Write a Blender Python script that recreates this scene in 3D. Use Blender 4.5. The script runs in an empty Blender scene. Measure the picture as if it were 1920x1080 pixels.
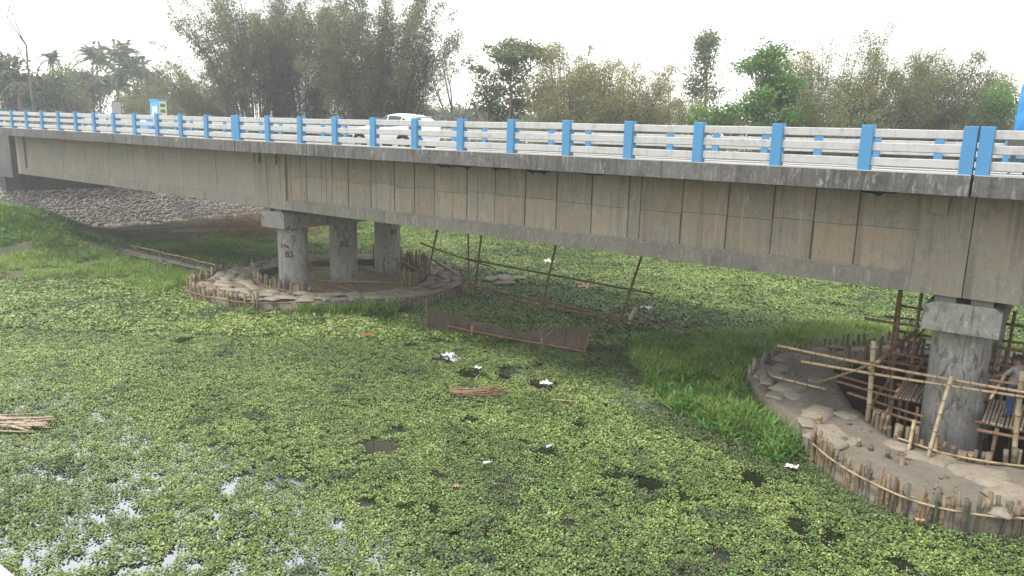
import bpy, math, random
import numpy as np
from mathutils import Vector, Matrix

random.seed(7)
RNG = np.random.default_rng(11)
scene = bpy.context.scene
COL = scene.collection

# ------------------------------------------------------------------ camera, sky, sun, exposure
CAM = np.array([1.90458, 0.0, 8.52435])
YAW, PIT, ROLL = 0.63343, 0.20474, 0.02702
_fw = np.array([-math.sin(YAW) * math.cos(PIT), math.cos(YAW) * math.cos(PIT), -math.sin(PIT)])
_rt = np.array([math.cos(YAW), math.sin(YAW), 0.0])
_up = np.cross(_rt, _fw)
_r2 = math.cos(ROLL) * _rt + math.sin(ROLL) * _up
_u2 = -math.sin(ROLL) * _rt + math.cos(ROLL) * _up
cam_data = bpy.data.cameras.new('camera')
cam_data.sensor_width = 36.0
cam_data.lens = 36.0 * 1408.08 / 1920.0
cam_data.clip_start = 0.05
cam_data.clip_end = 6000.0
cam = bpy.data.objects.new('camera', cam_data)
cam.matrix_world = Matrix(((_r2[0], _u2[0], -_fw[0], CAM[0]), (_r2[1], _u2[1], -_fw[1], CAM[1]),
                           (_r2[2], _u2[2], -_fw[2], CAM[2]), (0, 0, 0, 1)))
COL.objects.link(cam)
scene.camera = cam

SUN_TO = Vector((-0.24, -0.26, 0.935)).normalized()      # direction from the ground to the sun
elev = math.asin(SUN_TO.z)
azim = math.atan2(SUN_TO.x, SUN_TO.y)
world = bpy.data.worlds.new('World')
scene.world = world
world.use_nodes = True
wn, wl = world.node_tree.nodes, world.node_tree.links
wn.clear()
sky = wn.new('ShaderNodeTexSky')
sky.sky_type = 'NISHITA'
sky.sun_disc = False
sky.sun_elevation = elev
sky.sun_rotation = azim
sky.air_density = 2.0
sky.dust_density = 0.6
sky.ozone_density = 0.6
hsv = wn.new('ShaderNodeHueSaturation')
hsv.inputs['Saturation'].default_value = 0.25
bg = wn.new('ShaderNodeBackground')
bg.inputs['Strength'].default_value = 0.15
wo = wn.new('ShaderNodeOutputWorld')
wl.new(sky.outputs[0], hsv.inputs['Color'])
wl.new(hsv.outputs[0], bg.inputs['Color'])
wl.new(bg.outputs[0], wo.inputs['Surface'])

sun_data = bpy.data.lights.new('sun', 'SUN')
sun_data.energy = 1.4
sun_data.angle = math.radians(10.0)
sun_data.color = (1.0, 0.95, 0.87)
sun = bpy.data.objects.new('sun', sun_data)
sun.rotation_euler = SUN_TO.to_track_quat('Z', 'Y').to_euler()
sun.location = (0, 0, 60)
COL.objects.link(sun)

scene.view_settings.view_transform = 'Standard'
scene.view_settings.look = 'None'
scene.view_settings.exposure = 1.45
scene.view_settings.gamma = 1.0
scene.view_settings.use_curve_mapping = False
scene.cycles.use_denoising = True
scene.cycles.max_bounces = 8
scene.cycles.transparent_max_bounces = 8
scene.cycles.volume_bounces = 0
scene.cycles.caustics_reflective = False
scene.cycles.caustics_refractive = False

# ------------------------------------------------------------------ materials
MATS = {}


class NT:
    def __init__(self, name):
        self.m = bpy.data.materials.new(name)
        self.m.use_nodes = True
        self.n = self.m.node_tree.nodes
        self.l = self.m.node_tree.links
        self.n.clear()
        self.out = self.n.new('ShaderNodeOutputMaterial')
        self.b = self.n.new('ShaderNodeBsdfPrincipled')
        self.l.new(self.b.outputs[0], self.out.inputs['Surface'])
        MATS[name] = self.m

    def add(self, typ, **kw):
        nd = self.n.new(typ)
        for k, v in kw.items():
            setattr(nd, k, v)
        return nd

    def link(self, a, b):
        self.l.new(a, b)

    def pos(self, scale=(1, 1, 1), kind='pos'):
        if kind == 'pos':
            g = self.add('ShaderNodeNewGeometry').outputs['Position']
        else:
            g = self.add('ShaderNodeTexCoord').outputs['Object']
        mp = self.add('ShaderNodeMapping')
        mp.inputs['Scale'].default_value = scale
        self.link(g, mp.inputs['Vector'])
        return mp.outputs[0]

    def noise(self, vec, scale, detail=4, rough=0.6, dist=0.0):
        nd = self.add('ShaderNodeTexNoise')
        nd.inputs['Scale'].default_value = scale
        nd.inputs['Detail'].default_value = detail
        nd.inputs['Roughness'].default_value = rough
        nd.inputs['Distortion'].default_value = dist
        if vec is not None:
            self.link(vec, nd.inputs['Vector'])
        return nd.outputs['Fac']

    def ramp(self, fac, stops, interp='LINEAR'):
        r = self.add('ShaderNodeValToRGB')
        cr = r.color_ramp
        cr.interpolation = interp
        while len(cr.elements) < len(stops):
            cr.elements.new(0.5)
        for e, (p, c) in zip(cr.elements, stops):
            e.position = p
            if not isinstance(c, (tuple, list)):
                c = (c, c, c)
            e.color = (c[0], c[1], c[2], 1)
        self.link(fac, r.inputs['Fac'])
        return r.outputs['Color']

    def mix(self, fac, a, b, mode='MIX'):
        m = self.add('ShaderNodeMix', data_type='RGBA', blend_type=mode)
        for sock, v in ((m.inputs[0], fac), (m.inputs[6], a), (m.inputs[7], b)):
            if hasattr(v, 'is_output') or isinstance(v, bpy.types.NodeSocket):
                self.link(v, sock)
            elif isinstance(v, (int, float)):
                sock.default_value = v if sock == m.inputs[0] else (v, v, v, 1)
            else:
                sock.default_value = (v[0], v[1], v[2], 1)
        return m.outputs[2]

    def math(self, op, a, b=0.0):
        m = self.add('ShaderNodeMath', operation=op)
        for i, v in enumerate((a, b)):
            if isinstance(v, bpy.types.NodeSocket):
                self.link(v, m.inputs[i])
            else:
                m.inputs[i].default_value = v
        return m.outputs[0]

    def rand(self):
        return self.add('ShaderNodeObjectInfo').outputs['Random']

    def bump(self, height, strength=0.3, dist=0.02):
        b = self.add('ShaderNodeBump')
        b.inputs['Strength'].default_value = strength
        b.inputs['Distance'].default_value = dist
        self.link(height, b.inputs['Height'])
        self.link(b.outputs[0], self.b.inputs['Normal'])

    def fin(self, color=None, rough=0.8, spec=0.3, metal=0.0):
        if color is not None:
            if isinstance(color, bpy.types.NodeSocket):
                self.link(color, self.b.inputs['Base Color'])
            else:
                self.b.inputs['Base Color'].default_value = (*color, 1)
        if isinstance(rough, bpy.types.NodeSocket):
            self.link(rough, self.b.inputs['Roughness'])
        else:
            self.b.inputs['Roughness'].default_value = rough
        self.b.inputs['Specular IOR Level'].default_value = spec
        self.b.inputs['Metallic'].default_value = metal
        return self.m


def mat_concrete(name, c1, c2, dark, streak=0.5, tint=None, blotch=0.55, bump=0.35, scale=1.0, pale=None, hard=0.0):
    t = NT(name)
    p = t.pos()
    big = t.noise(p, 0.55 * scale, 5, 0.6)
    fine = t.noise(p, 9 * scale, 6, 0.7)
    col = t.mix(t.ramp(big, [(0.35, 0), (0.65, 1)]), c1, c2)
    col = t.mix(t.ramp(fine, [(0.35, 0.0), (0.75, 0.45)]), col, dark)
    st = t.noise(t.pos((6.5, 6.5, 0.35)), 1.0 * scale, 5, 0.65)
    col = t.mix(t.ramp(st, [(0.52, 0.0), (0.72, streak)]), col, dark)
    bl = t.noise(t.pos((1.3, 1.3, 0.9)), 1.1 * scale, 6, 0.7, 0.5)
    col = t.mix(t.ramp(bl, [(0.55, 0.0), (0.75, blotch)]), col, dark)
    if pale:
        pn = t.noise(t.pos((5, 5, 0.8)), 1.4 * scale, 6, 0.7, 0.4)
        col = t.mix(t.ramp(pn, [(0.56, 0.0), (0.66, 0.75)]), col, pale)
    if tint:
        r = t.rand()
        wn_ = t.noise(t.pos((0.45, 0.45, 0.9)), 1.0, 5, 0.65, 0.6)
        col = t.mix(t.ramp(wn_, [(0.42, 0.0), (0.64, 0.8)]), col, tint)
        col = t.mix(1.0, col, t.ramp(r, [(0.0, 0.9), (1.0, 1.06)]), 'MULTIPLY')
        dr = t.noise(t.pos((3.2, 3.2, 0.16)), 1.0, 5, 0.6, 0.2)
        col = t.mix(t.ramp(dr, [(0.55, 0.0), (0.68, 0.6)]), col, dark)
        pn2 = t.noise(t.pos((4.5, 4.5, 0.3)), 1.0, 5, 0.6, 0.3)
        col = t.mix(t.ramp(pn2, [(0.6, 0.0), (0.7, 0.35)]), col, (0.42, 0.39, 0.32))
    if hard:
        hs = t.noise(t.pos((3.6, 3.6, 1.1)), 1.0, 8, 0.75, 1.0)
        col = t.mix(t.ramp(hs, [(0.54, 0.0), (0.6, hard)]), col, dark)
        hp = t.noise(t.pos((5.0, 5.0, 2.0)), 1.0, 8, 0.75, 1.0)
        col = t.mix(t.ramp(hp, [(0.6, 0.0), (0.64, hard)]), col, (0.43, 0.42, 0.385))
    h = t.mix(0.5, fine, t.noise(p, 32 * scale, 4, 0.7))
    t.bump(h, bump, 0.02)
    return t.fin(col, 0.9, 0.2)


mat_concrete('girder', (0.285, 0.26, 0.21), (0.235, 0.215, 0.175), (0.095, 0.09, 0.075), 0.55, (0.26, 0.215, 0.155), hard=0.3)
mat_concrete('panel', (0.315, 0.28, 0.22), (0.26, 0.237, 0.19), (0.12, 0.108, 0.09), 0.5, (0.30, 0.215, 0.145), hard=0.28)
mat_concrete('panel_upper', (0.285, 0.26, 0.207), (0.235, 0.217, 0.175), (0.1, 0.094, 0.078), 0.6, (0.265, 0.21, 0.15), hard=0.3)
mat_concrete('joint_dirt', (0.095, 0.087, 0.07), (0.07, 0.066, 0.055), (0.04, 0.038, 0.034), 0.4)
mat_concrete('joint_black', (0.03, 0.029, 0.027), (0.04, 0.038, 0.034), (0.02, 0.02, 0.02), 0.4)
mat_concrete('flange', (0.235, 0.215, 0.175), (0.185, 0.172, 0.145), (0.085, 0.08, 0.068), 0.3, None, 0.8, 0.9, pale=(0.31, 0.29, 0.25), hard=0.35)
mat_concrete('girder_smooth', (0.29, 0.268, 0.22), (0.245, 0.228, 0.19), (0.12, 0.112, 0.095), 0.5, (0.255, 0.225, 0.175), hard=0.18)
mat_concrete('fascia', (0.105, 0.10, 0.094), (0.155, 0.148, 0.136), (0.04, 0.038, 0.036), 0.8, None, 0.75, 1.0, 1.3, pale=(0.27, 0.255, 0.23), hard=0.5)
mat_concrete('pier', (0.3, 0.288, 0.258), (0.235, 0.226, 0.203), (0.07, 0.067, 0.06), 0.45, None, 0.6, 0.9, 1.25, pale=(0.33, 0.32, 0.29), hard=0.75)
mat_concrete('footpath', (0.44, 0.42, 0.38), (0.35, 0.33, 0.3), (0.3, 0.29, 0.26), 0.1)
mat_concrete('abutment', (0.17, 0.165, 0.15), (0.12, 0.118, 0.11), (0.06, 0.06, 0.056), 0.6)
mat_concrete('own_rail', (0.5, 0.49, 0.465), (0.42, 0.41, 0.39), (0.25, 0.24, 0.225), 0.2)


def mat_paint(name, c, dirt, amt=0.35, rough=0.6):
    t = NT(name)
    p = t.pos()
    n = t.noise(p, 3.0, 6, 0.7)
    s = t.noise(t.pos((7, 7, 0.8)), 1.5, 5, 0.65)
    col = t.mix(t.ramp(n, [(0.5, 0.0), (0.8, amt)]), c, dirt)
    col = t.mix(t.ramp(s, [(0.55, 0.0), (0.8, amt)]), col, dirt)
    ch = t.noise(p, 11.0, 6, 0.75, 0.3)
    col = t.mix(t.ramp(ch, [(0.66, 0.0), (0.7, 0.8)]), col, (0.22, 0.2, 0.18))
    t.bump(t.noise(p, 40, 4, 0.6), 0.25, 0.006)
    return t.fin(col, rough, 0.35)


mat_paint('blue_paint', (0.062, 0.215, 0.40), (0.09, 0.17, 0.26), 0.35, 0.65)
mat_paint('white_paint', (0.41, 0.403, 0.39), (0.17, 0.16, 0.145), 0.65)
mat_paint('sign_grey', (0.2, 0.2, 0.21), (0.12, 0.11, 0.1), 0.4)
mat_paint('sign_blue', (0.09, 0.36, 0.72), (0.1, 0.2, 0.3), 0.2)
mat_paint('poster_white', (0.72, 0.72, 0.7), (0.35, 0.33, 0.33), 0.5)
mat_paint('poster_yellow', (0.72, 0.62, 0.33), (0.35, 0.33, 0.2), 0.3)
mat_paint('poster_green', (0.05, 0.2, 0.09), (0.1, 0.12, 0.06), 0.3)


def mat_bamboo(name, cols, rough=0.6):
    t = NT(name)
    r = t.rand()
    c = t.ramp(r, cols)
    p = t.pos()
    n = t.noise(p, 6, 5, 0.65)
    c = t.mix(t.ramp(n, [(0.45, 0.0), (0.75, 0.6)]), c, (0.10, 0.075, 0.05))
    a = t.add('ShaderNodeAttribute', attribute_name='node')
    c = t.mix(t.math('MULTIPLY', a.outputs['Fac'], 0.75), c, (0.07, 0.045, 0.028))
    t.bump(t.noise(p, 60, 3, 0.6), 0.2, 0.005)
    return t.fin(c, rough, 0.3)


mat_bamboo('bamboo_light', [(0.0, (0.38, 0.29, 0.165)), (0.5, (0.34, 0.25, 0.14)), (1.0, (0.29, 0.235, 0.15))])
mat_bamboo('bamboo_red', [(0.0, (0.19, 0.105, 0.058)), (0.5, (0.25, 0.15, 0.085)), (1.0, (0.15, 0.1, 0.065))])
mat_bamboo('bamboo_dark', [(0.0, (0.15, 0.082, 0.04)), (0.5, (0.19, 0.105, 0.05)), (1.0, (0.115, 0.075, 0.045))])
mat_bamboo('stake_mix', [(0.0, (0.27, 0.19, 0.10)), (0.3, (0.175, 0.125, 0.075)), (0.55, (0.12, 0.105, 0.075)), (0.78, (0.085, 0.085, 0.06)), (1.0, (0.30, 0.22, 0.12))])
mat_bamboo('stake_grey', [(0.0, (0.2, 0.18, 0.15)), (0.5, (0.13, 0.125, 0.11)), (1.0, (0.24, 0.2, 0.15))])
mat_bamboo('slat', [(0.0, (0.42, 0.33, 0.24)), (1.0, (0.33, 0.25, 0.18))])


def mat_earth(name, c1, c2, c3, s=1.0, bump=0.7):
    t = NT(name)
    p = t.pos()
    a = t.noise(p, 0.7 * s, 6, 0.65)
    b = t.noise(p, 6 * s, 6, 0.7)
    col = t.mix(t.ramp(a, [(0.38, 0), (0.62, 1)]), c1, c2)
    col = t.mix(t.ramp(b, [(0.5, 0), (0.72, 0.8)]), col, c3)
    t.bump(t.mix(0.5, b, t.noise(p, 25 * s, 5, 0.7)), bump, 0.05)
    return t.fin(col, 0.95, 0.15)


mat_earth('mud', (0.165, 0.137, 0.10), (0.2, 0.168, 0.125), (0.10, 0.08, 0.058))
mat_earth('mud_grey', (0.185, 0.162, 0.13), (0.15, 0.13, 0.102), (0.095, 0.08, 0.06), 1.3)
mat_earth('wet_soil', (0.06, 0.058, 0.04), (0.075, 0.08, 0.045), (0.04, 0.035, 0.025))
mat_earth('pit_wall', (0.085, 0.045, 0.03), (0.06, 0.035, 0.025), (0.035, 0.02, 0.016))
mat_earth('bag_cloth', (0.27, 0.235, 0.18), (0.205, 0.177, 0.135), (0.125, 0.105, 0.078), 1.6, 0.5)


def mat_terrain():
    t = NT('terrain')
    p = t.pos()
    a = t.noise(p, 0.25, 6, 0.65)
    b = t.noise(p, 3, 6, 0.7)
    col = t.mix(t.ramp(a, [(0.42, 0), (0.6, 1)]), (0.125, 0.105, 0.075), (0.07, 0.085, 0.035))
    col = t.mix(t.ramp(b, [(0.45, 0), (0.7, 0.7)]), col, (0.06, 0.052, 0.036))
    t.bump(b, 0.7, 0.08)
    return t.fin(col, 0.95, 0.15)


mat_terrain()


def mat_stone(name, stops):
    t = NT(name)
    r = t.rand()
    a = t.add('ShaderNodeAttribute', attribute_name='rnd')
    v = t.math('FRACT', t.math('ADD', r, a.outputs['Fac']))
    col = t.ramp(v, stops)
    p = t.pos()
    n = t.noise(p, 7, 6, 0.7)
    col = t.mix(t.ramp(n, [(0.45, 0.0), (0.75, 0.6)]), col, (0.10, 0.095, 0.085))
    t.bump(n, 0.5, 0.03)
    return t.fin(col, 0.9, 0.2)


mat_stone('stone', [(0.0, (0.27, 0.255, 0.235)), (0.4, (0.2, 0.188, 0.172)), (0.7, (0.34, 0.315, 0.285)), (1.0, (0.29, 0.235, 0.19))])


def mat_leaf(name, stops, trans=0.35, tint_attr=None, rough=0.5):
    t = NT(name)
    a = t.add('ShaderNodeAttribute', attribute_name='rnd')
    v = a.outputs['Fac']
    if tint_attr:
        b = t.add('ShaderNodeAttribute', attribute_name='tint', attribute_type='INSTANCER')
        v = t.math('ADD', t.math('MULTIPLY', v, 0.62), b.outputs['Fac'])
    col = t.ramp(v, stops)
    t.fin(col, rough, 0.3)
    tr = t.add('ShaderNodeBsdfTranslucent')
    t.link(t.mix(1.0, col, (1.0, 1.1, 0.6), 'MULTIPLY'), tr.inputs['Color'])
    ms = t.add('ShaderNodeMixShader')
    ms.inputs[0].default_value = trans
    t.link(t.b.outputs[0], ms.inputs[1])
    t.link(tr.outputs[0], ms.inputs[2])
    t.link(ms.outputs[0], t.out.inputs['Surface'])
    return t.m


mat_leaf('leaf_bamboo', [(0.0, (0.085, 0.098, 0.045)), (0.4, (0.145, 0.158, 0.072)), (0.75, (0.225, 0.225, 0.11)), (1.0, (0.33, 0.3, 0.165))], 0.42)
mat_leaf('leaf_bamboo_dark', [(0.0, (0.065, 0.078, 0.05)), (0.45, (0.12, 0.135, 0.08)), (0.8, (0.205, 0.21, 0.115)), (1.0, (0.3, 0.28, 0.16))], 0.45)
mat_leaf('leaf_bamboo_pale', [(0.0, (0.125, 0.128, 0.06)), (0.4, (0.205, 0.195, 0.092)), (0.75, (0.3, 0.27, 0.135)), (1.0, (0.41, 0.35, 0.2))], 0.45)
mat_leaf('leaf_tree', [(0.0, (0.065, 0.088, 0.045)), (0.5, (0.12, 0.15, 0.07)), (1.0, (0.21, 0.235, 0.105))], 0.4)
mat_leaf('leaf_bright', [(0.0, (0.055, 0.11, 0.03)), (0.5, (0.1, 0.19, 0.048)), (1.0, (0.18, 0.28, 0.08))], 0.45)
mat_leaf('leaf_far', [(0.0, (0.06, 0.078, 0.05)), (0.5, (0.095, 0.115, 0.065)), (1.0, (0.15, 0.165, 0.085))], 0.35)
mat_leaf('leaf_palm', [(0.0, (0.055, 0.08, 0.045)), (1.0, (0.13, 0.16, 0.08))], 0.35)
mat_leaf('leaf_dry', [(0.0, (0.13, 0.075, 0.045)), (0.5, (0.24, 0.145, 0.085)), (1.0, (0.36, 0.25, 0.15))], 0.2)
FLOAT = [(0.0, (0.088, 0.07, 0.044)), (0.12, (0.063, 0.08, 0.036)), (0.3, (0.073, 0.124, 0.036)), (0.55, (0.133, 0.193, 0.048)), (0.8, (0.22, 0.278, 0.074)), (1.0, (0.335, 0.38, 0.138))]
mat_leaf('leaf_float', FLOAT, 0.14, 'tint', 0.42)
mat_leaf('leaf_grass', [(0.0, (0.09, 0.085, 0.03)), (0.2, (0.07, 0.115, 0.028)), (0.5, (0.115, 0.2, 0.04)), (0.8, (0.19, 0.28, 0.06)), (1.0, (0.27, 0.35, 0.095))], 0.35, 'tint')
mat_leaf('leaf_weed', [(0.0, (0.035, 0.085, 0.016)), (0.5, (0.085, 0.2, 0.038)), (1.0, (0.17, 0.31, 0.07))], 0.4, 'tint')

t = NT('bark'); p = t.pos()
t.bump(t.noise(p, 12, 5, 0.7), 0.6, 0.03)
t.fin(t.ramp(t.noise(t.pos((4, 4, 0.8)), 1.5, 5, 0.65), [(0.3, (0.07, 0.05, 0.038)), (0.7, (0.2, 0.16, 0.125))]), 0.9, 0.15)
t = NT('culm')
t.fin(t.ramp(t.noise(t.pos(), 0.9, 4, 0.6), [(0.3, (0.06, 0.058, 0.028)), (0.7, (0.16, 0.135, 0.07))]), 0.6, 0.3)
t = NT('twig')
t.fin(t.ramp(t.noise(t.pos(), 2, 4, 0.6), [(0.3, (0.10, 0.055, 0.035)), (0.7, (0.2, 0.12, 0.08))]), 0.9, 0.15)

t = NT('water')
t.b.inputs['IOR'].default_value = 1.333
p = t.pos()
t.bump(t.noise(p, 1.3, 3, 0.5), 0.02, 0.05)
t.fin(t.ramp(t.noise(p, 0.5, 4, 0.6), [(0.3, (0.014, 0.017, 0.010)), (0.7, (0.03, 0.033, 0.018))]), 0.03, 0.9)
gl = t.add('ShaderNodeBsdfGlossy'); gl.inputs['Roughness'].default_value = 0.02
mx = t.add('ShaderNodeMixShader'); mx.inputs[0].default_value = 0.38
t.link(t.b.outputs[0], mx.inputs[1]); t.link(gl.outputs[0], mx.inputs[2]); t.link(mx.outputs[0], t.out.inputs['Surface'])
t = NT('murky_water')
p = t.pos()
t.fin(t.ramp(t.noise(p, 0.8, 5, 0.6), [(0.3, (0.20, 0.19, 0.095)), (0.7, (0.27, 0.25, 0.13))]), 0.12, 0.5)
t = NT('asphalt'); p = t.pos()
t.bump(t.noise(p, 60, 3, 0.6), 0.4, 0.01)
t.fin(t.ramp(t.noise(p, 1.2, 6, 0.7), [(0.35, (0.05, 0.05, 0.05)), (0.7, (0.11, 0.10, 0.09))]), 0.9, 0.25)


def mat_plain(name, c, rough=0.5, spec=0.4, metal=0.0, var=0.15, sc=5.0):
    t = NT(name)
    n = t.noise(t.pos(), sc, 5, 0.65)
    c2 = tuple(x * (1 - var * 2) for x in c)
    return t.fin(t.ramp(n, [(0.35, c2), (0.65, c)]), rough, spec, metal)


mat_plain('car_white', (0.66, 0.66, 0.67), 0.25, 0.5, 0, 0.02)
mat_plain('glass_dark', (0.03, 0.035, 0.04), 0.3, 0.3, 0, 0.1)
mat_plain('rubber', (0.02, 0.02, 0.02), 0.8, 0.3)
mat_plain('alloy', (0.42, 0.42, 0.43), 0.4, 0.5, 0.6)
mat_plain('tail_red', (0.45, 0.02, 0.03), 0.25, 0.5)
mat_plain('lamp_clear', (0.7, 0.72, 0.74), 0.15, 0.6)
mat_plain('black_plastic', (0.03, 0.03, 0.03), 0.55, 0.4)
mat_plain('plate', (0.8, 0.8, 0.75), 0.5, 0.4)
mat_plain('metal_dark', (0.12, 0.11, 0.105), 0.5, 0.5, 0.4)
mat_plain('blue_tarp', (0.03, 0.24, 0.56), 0.45, 0.4, 0, 0.12, 2.5)
mat_plain('skin', (0.19, 0.095, 0.06), 0.6, 0.3)
mat_plain('hair', (0.012, 0.011, 0.011), 0.6, 0.3)
mat_plain('shirt', (0.21, 0.20, 0.19), 0.9, 0.2, 0, 0.12, 9)
mat_plain('jeans', (0.045, 0.075, 0.14), 0.9, 0.2, 0, 0.2, 9)
mat_plain('shoe', (0.05, 0.042, 0.036), 0.8, 0.2)
mat_plain('ink', (0.05, 0.048, 0.045), 0.9, 0.1, 0, 0.2, 30)
mat_plain('chalk', (0.45, 0.45, 0.44), 0.9, 0.1, 0, 0.2, 30)
mat_plain('litter_red', (0.34, 0.1, 0.075), 0.5, 0.3, 0, 0.25, 14)
mat_plain('litter_white', (0.72, 0.71, 0.68), 0.5, 0.3, 0, 0.15, 14)
mat_plain('litter_orange', (0.42, 0.22, 0.12), 0.5, 0.3, 0, 0.2, 14)
mat_plain('bottle', (0.55, 0.62, 0.6), 0.2, 0.5, 0, 0.1)
mat_plain('rope', (0.2, 0.13, 0.075), 0.9, 0.1)
mat_plain('pale_wood', (0.55, 0.4, 0.27), 0.8, 0.2, 0, 0.2)
mat_plain('tape_red', (0.5, 0.06, 0.05), 0.6, 0.3, 0, 0.2, 9)
t = NT('mat_weave'); 
w1 = t.noise(t.pos((26, 26, 1.5)), 1.0, 4, 0.7)
w2 = t.noise(t.pos(), 1.6, 5, 0.65)
c = t.mix(t.ramp(w2, [(0.35, 0), (0.65, 1)]), (0.062, 0.045, 0.034), (0.105, 0.078, 0.055))
c = t.mix(t.ramp(w1, [(0.4, 0), (0.7, 0.65)]), c, (0.03, 0.021, 0.016))
t.bump(w1, 0.5, 0.01)
t.fin(c, 0.85, 0.2)


# ------------------------------------------------------------------ helpers
def tag(o, label=None, cat=None, group=None, kind=None):
    if label:
        o['label'] = label
    if cat:
        o['category'] = cat
    if group:
        o['group'] = group
    if kind:
        o['kind'] = kind
    return o


def empty(name, loc, label, cat, group=None):
    o = bpy.data.objects.new(name, None)
    o.location = loc
    o.empty_display_size = 0.2
    COL.objects.link(o)
    return tag(o, label, cat, group)


def world_loc(o):
    v = Vector(o.location)
    while o.parent:
        o = o.parent
        v = v + Vector(o.location)
    return v


def link(name, me, parent=None, loc=None):
    o = bpy.data.objects.new(name, me)
    COL.objects.link(o)
    if parent:
        o.parent = parent
    if loc is not None:
        o.location = loc
    return o


BOXF = [(0, 3, 2, 1), (4, 5, 6, 7), (0, 1, 5, 4), (1, 2, 6, 5), (2, 3, 7, 6), (3, 0, 4, 7)]


class MB:
    def __init__(self):
        self.v, self.f, self.m, self.node = [], [], [], []

    def add(self, vs, fs, mat=0, node=None):
        k = len(self.v)
        self.v += [tuple(float(c) for c in q) for q in vs]
        self.f += [tuple(i + k for i in q) for q in fs]
        self.m += [mat] * len(fs)
        self.node += list(node) if node is not None else [0.0] * len(vs)
        return self

    def box(self, lo, hi, mat=0):
        (a, b, c), (d, e, f) = lo, hi
        return self.add([(a, b, c), (d, b, c), (d, e, c), (a, e, c), (a, b, f), (d, b, f), (d, e, f), (a, e, f)], BOXF, mat)

    def prism(self, prof, axis, a, b, mat=0, cap=True):
        """prof: closed list of 2D points (counter-clockwise), swept along axis from a to b"""
        n = len(prof)

        def pt(q, s):
            if axis == 0:
                return (s, q[0], q[1])
            if axis == 1:
                return (q[0], s, q[1])
            return (q[0], q[1], s)
        vs = [pt(q, a) for q in prof] + [pt(q, b) for q in prof]
        fs = [(i, (i + 1) % n, (i + 1) % n + n, i + n) for i in range(n)]
        if cap:
            fs += [tuple(range(n))[::-1], tuple(range(n, 2 * n))]
        return self.add(vs, fs, mat)

    def tube(self, pts, radii, n=8, cap=True, mat=0, node=None):
        P = np.array(pts, float)
        if np.isscalar(radii):
            radii = [radii] * len(P)
        T = np.gradient(P, axis=0)
        T /= np.linalg.norm(T, axis=1)[:, None] + 1e-9
        ref = np.array([0, 0, 1.0]) if abs(T[0][2]) < 0.9 else np.array([1.0, 0, 0])
        vs, nd = [], []
        for i, (p, tt, r) in enumerate(zip(P, T, radii)):
            u = np.cross(tt, ref); u /= np.linalg.norm(u) + 1e-9
            w = np.cross(u, tt)
            for k in range(n):
                a = 2 * math.pi * k / n
                vs.append(p + r * (math.cos(a) * u + math.sin(a) * w))
                nd.append(node[i] if node is not None else 0.0)
        fs = []
        for i in range(len(P) - 1):
            for k in range(n):
                a, b = i * n + k, i * n + (k + 1) % n
                fs.append((b, a, a + n, b + n))
        if cap:
            fs.append(tuple(range(n)))
            fs.append(tuple(range((len(P) - 1) * n, len(P) * n))[::-1])
        return self.add(vs, fs, mat, nd)

    def mesh(self, name, mats, offset=(0, 0, 0), smooth=False):
        me = bpy.data.meshes.new(name)
        ox, oy, oz = offset
        me.from_pydata([(a - ox, b - oy, c - oz) for a, b, c in self.v], [], self.f)
        for m in (mats if isinstance(mats, (list, tuple)) else [mats]):
            me.materials.append(MATS[m])
        if any(self.m):
            me.polygons.foreach_set('material_index', self.m)
        if any(self.node):
            at = me.attributes.new('node', 'FLOAT', 'POINT')
            at.data.foreach_set('value', self.node)
        if smooth:
            me.polygons.foreach_set('use_smooth', [True] * len(me.polygons))
        me.update()
        return me

    def build(self, name, mats, parent=None, smooth=False):
        off = world_loc(parent) if parent else (0, 0, 0)
        return link(name, self.mesh(name, mats, off, smooth), parent)


def bevel(o, w, seg=2):
    m = o.modifiers.new('bevel', 'BEVEL')
    m.width = w
    m.segments = seg
    m.limit_method = 'ANGLE'
    return o


def bamboo(mb, p0, p1, r=0.045, bend=0.0, taper=0.75, inter=0.42, n=8, seed=None):
    """one bamboo pole with swollen nodes"""
    rr = random.Random(seed if seed is not None else repr((p0, p1)))
    p0, p1 = np.array(p0, float), np.array(p1, float)
    d = p1 - p0
    Ln = np.linalg.norm(d)
    side = np.cross(d, [0.3, 0.2, 1.0]); side /= np.linalg.norm(side) + 1e-9
    side2 = np.cross(d / Ln, side)
    ph = rr.uniform(-1, 1)
    ts, rs, nd = [0.0], [1.0], [0.0]
    s = inter * rr.uniform(0.3, 0.9)
    w = min(0.03, inter * 0.12)
    while s < Ln - 0.06:
        for q, k, m in ((-w, 1.0, 0), (-w * 0.3, 1.13, 1), (w * 0.3, 1.13, 1), (w, 1.0, 0)):
            ts.append((s + q) / Ln); rs.append(k); nd.append(m)
        s += inter * rr.uniform(0.85, 1.15)
    ts.append(1.0); rs.append(1.0); nd.append(0.0)
    pts = [p0 + d * t_ + (side * ph + side2 * (1 - abs(ph))) * bend * math.sin(math.pi * t_) for t_ in ts]
    rad = [r * k * (1 - (1 - taper) * t_) for k, t_ in zip(rs, ts)]
    mb.tube(pts, rad, n, True, 0, nd)
    return mb


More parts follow.
